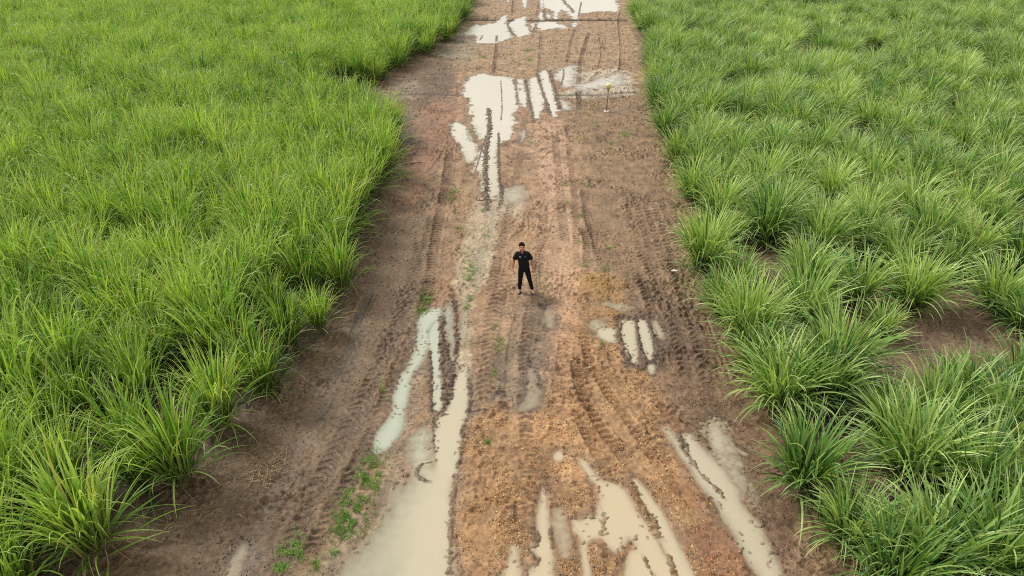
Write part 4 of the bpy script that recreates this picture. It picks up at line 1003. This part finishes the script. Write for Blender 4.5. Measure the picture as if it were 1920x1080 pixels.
arm((-.285, 0, 1.43), (-.40, .02, 1.17), (-.43, -.07, .95), (-.40, -.14, .78), -1)
arm((.055, 0, 1.43), (.205, .02, 1.17), (.225, -.06, .95), (.195, -.13, .78), 1)
# head: skull, jaw, nose, brow, ears
rx = HX.to_3x3().to_4x4()
ball(b, hp_((0, .012, .03)), (.080, .094, .090), rx, 20); ball(b, hp_((0, -.014, -.04)), (.068, .078, .080), rx, 18)
ball(b, hp_((0, -.055, -.088)), (.030, .026, .022), rx, 12); ball(b, hp_((0, -.082, .018)), (.048, .012, .012), rx, 12)
tube(b, [hp_((0, -.082, .012)), hp_((0, -.104, -.028))], [.008, .014], 8)
for s_ in (-1, 1):
    ball(b, hp_((s_*.079, .012, -.005)), (.010, .018, .030), rx, 10); ball(b, hp_((s_*.035, -.062, -.025)), (.022, .018, .018), rx, 10)
from_bm('body', b, M['skin'], man, voxel=.0065, smooth_it=3)
for s_ in (-1, 1):
    b = bmesh.new(); ball(b, hp_((s_*.031, -.082, .003)), (.014, .008, .0065), rx, 10); from_bm('eye', b, M['eyew'], man)
    b = bmesh.new(); tube(b, [hp_((s_*.014, -.092, .020)), hp_((s_*.033, -.090, .026)), hp_((s_*.050, -.078, .021))], [.004, .0055, .003], 6); from_bm('eyebrow', b, M['stub'], man)
b = bmesh.new(); tube(b, [hp_((-.022, -.078, -.058)), hp_((0, -.087, -.060)), hp_((.022, -.078, -.058))], [.004, .0065, .004], 8); from_bm('mouth', b, M['lip'], man)
b = bmesh.new(); ball(b, hp_((0, .026, .062)), (.092, .104, .084), rx, 20); ball(b, hp_((0, .055, .0)), (.078, .062, .075), rx, 16)
for k in range(60):
    r5 = random.Random(k); a = r5.uniform(0, 6.28); e = r5.uniform(.45, 1.4)
    ball(b, hp_((.078*math.cos(a)*math.cos(e), .040+.088*math.sin(a)*math.cos(e), .062+.076*math.sin(e))), (.014, .014, .020), rx, 8)
from_bm('hair', b, M['hair'], man, voxel=.007, smooth_it=1)
# shirt
b = bmesh.new()
loft(b, [((-.062, 0, .93), .178, .125), ((-.066, 0, 1.0), .176, .124), ((-.08, 0, 1.15), .170, .120), ((-.098, -.005, 1.30), .195, .130), ((-.11, 0, 1.40), .205, .125), ((-.118, .005, 1.465), .175, .105), ((-.122, .01, 1.505), .10, .082), ((-.125, .012, 1.535), .072, .070)], 24)
for sh, m_, e in (((-.27, .0, 1.435), (-.318, .008, 1.34), (-.365, .015, 1.235)), ((.04, .0, 1.435), (.105, .008, 1.34), (.163, .015, 1.235))):
    tube(b, [sh, m_], [.078, .074], 14); loft(b, [(sh, .078, .08), (m_, .080, .082), (e, .078, .082)], 14)
from_bm('shirt', b, M['black'], man, voxel=.010, smooth_it=3)
for s_ in (-1, 1):                                             # the two halves of the turned-down collar
    b = bmesh.new(); c0 = Vector((-.124, -.0, 1.535))
    tube(b, [c0+Vector((s_*.060, .035, .012)), c0+Vector((s_*.072, -.02, .0)), c0+Vector((s_*.055, -.075, -.022)), c0+Vector((s_*.026, -.108, -.055))], [.014, .016, .019, .010], 8); from_bm('collar', b, M['black'], man)
b = bmesh.new(); loft(b, [((-.122, -.100, 1.475), .010, .006), ((-.123, -.085, 1.505), .030, .010), ((-.125, -.066, 1.54), .045, .012)], 10); from_bm('open_neck', b, M['skin'], man)
b = bmesh.new()                                               # pale square badge, left in the photograph
def flat(bm, x0, x1, z0, z1, y0, y1, th=.004):
    v = [(x0, y0, z0), (x1, y0, z0), (x1, y1, z1), (x0, y1, z1)]
    f = [bm.verts.new(Vector(p)) for p in v]+[bm.verts.new(Vector(p)+Vector((0, -th, 0))) for p in v]
    for a in ((0, 1, 2, 3), (7, 6, 5, 4), (0, 4, 5, 1), (1, 5, 6, 2), (2, 6, 7, 3), (3, 7, 4, 0)): bm.faces.new([f[i] for i in a])
flat(b, -.225, -.165, 1.345, 1.405, -.128, -.117); bd = from_bm('chest_badge', b, M['patch'], man, smooth=False)
b = bmesh.new(); flat(b, -.214, -.176, 1.362, 1.368, -.133, -.131, .003); flat(b, -.210, -.180, 1.380, 1.390, -.130, -.128, .003); from_bm('badge_mark', b, M['black'], bd, smooth=False)
b = bmesh.new()
for k in range(7): flat(b, -.058+k*.010, -.051+k*.010, 1.385, 1.395+.002*(k % 2), -.132, -.130)
from_bm('name_lettering', b, M['patch'], man, smooth=False)
for k in range(5):
    b = bmesh.new(); ball(b, (-.112+.007*k, -.137+.002*k if k < 3 else -.128, 1.42-.10*k), (.006, .004, .006), None, 8); from_bm('button', b, M['sole'], man)
# trousers, belt
b = bmesh.new()
loft(b, [((-.06, 0, .80), .155, .105), ((-.06, 0, .88), .172, .118), ((-.062, 0, .96), .168, .115), ((-.064, 0, 1.02), .16, .11)], 20)
tube(b, [(-.148, 0, .90), (-.165, -.01, .70), (-.178, -.03, .50), (-.19, -.005, .30), (-.20, .015, .125)], [.098, .092, .074, .066, .058], 16)
tube(b, [(.028, 0, .90), (.075, -.01, .70), (.122, -.035, .50), (.17, -.005, .30), (.212, .015, .125)], [.098, .092, .074, .066, .058], 16)
from_bm('trousers', b, M['black2'], man, voxel=.010, smooth_it=3)
b = bmesh.new(); loft(b, [((-.062, 0, .985), .182, .129), ((-.063, 0, 1.02), .182, .129)], 24); from_bm('belt', b, M['black2'], man)
for s_, ax in ((-1, -.20), (1, .215)):
    b = bmesh.new()
    tube(b, [(ax, .02, .17), (ax, .02, .09)], [.058, .052], 14)
    tube(b, [(ax, .045, .058), (ax+s_*.02, -.05, .062), (ax+s_*.05, -.17, .046)], [.050, .054, .046], 14)
    bt = from_bm('boot', b, M['boot'], man, voxel=.008, smooth_it=3)
    b = bmesh.new(); loft(b, [((ax+s_*.01, -.045, -.005), .060, .17, (0, 0, 1)), ((ax+s_*.01, -.045, .016), .061, .172, (0, 0, 1))], 18)
    from_bm('sole', b, M['sole'], bt, smooth=False)
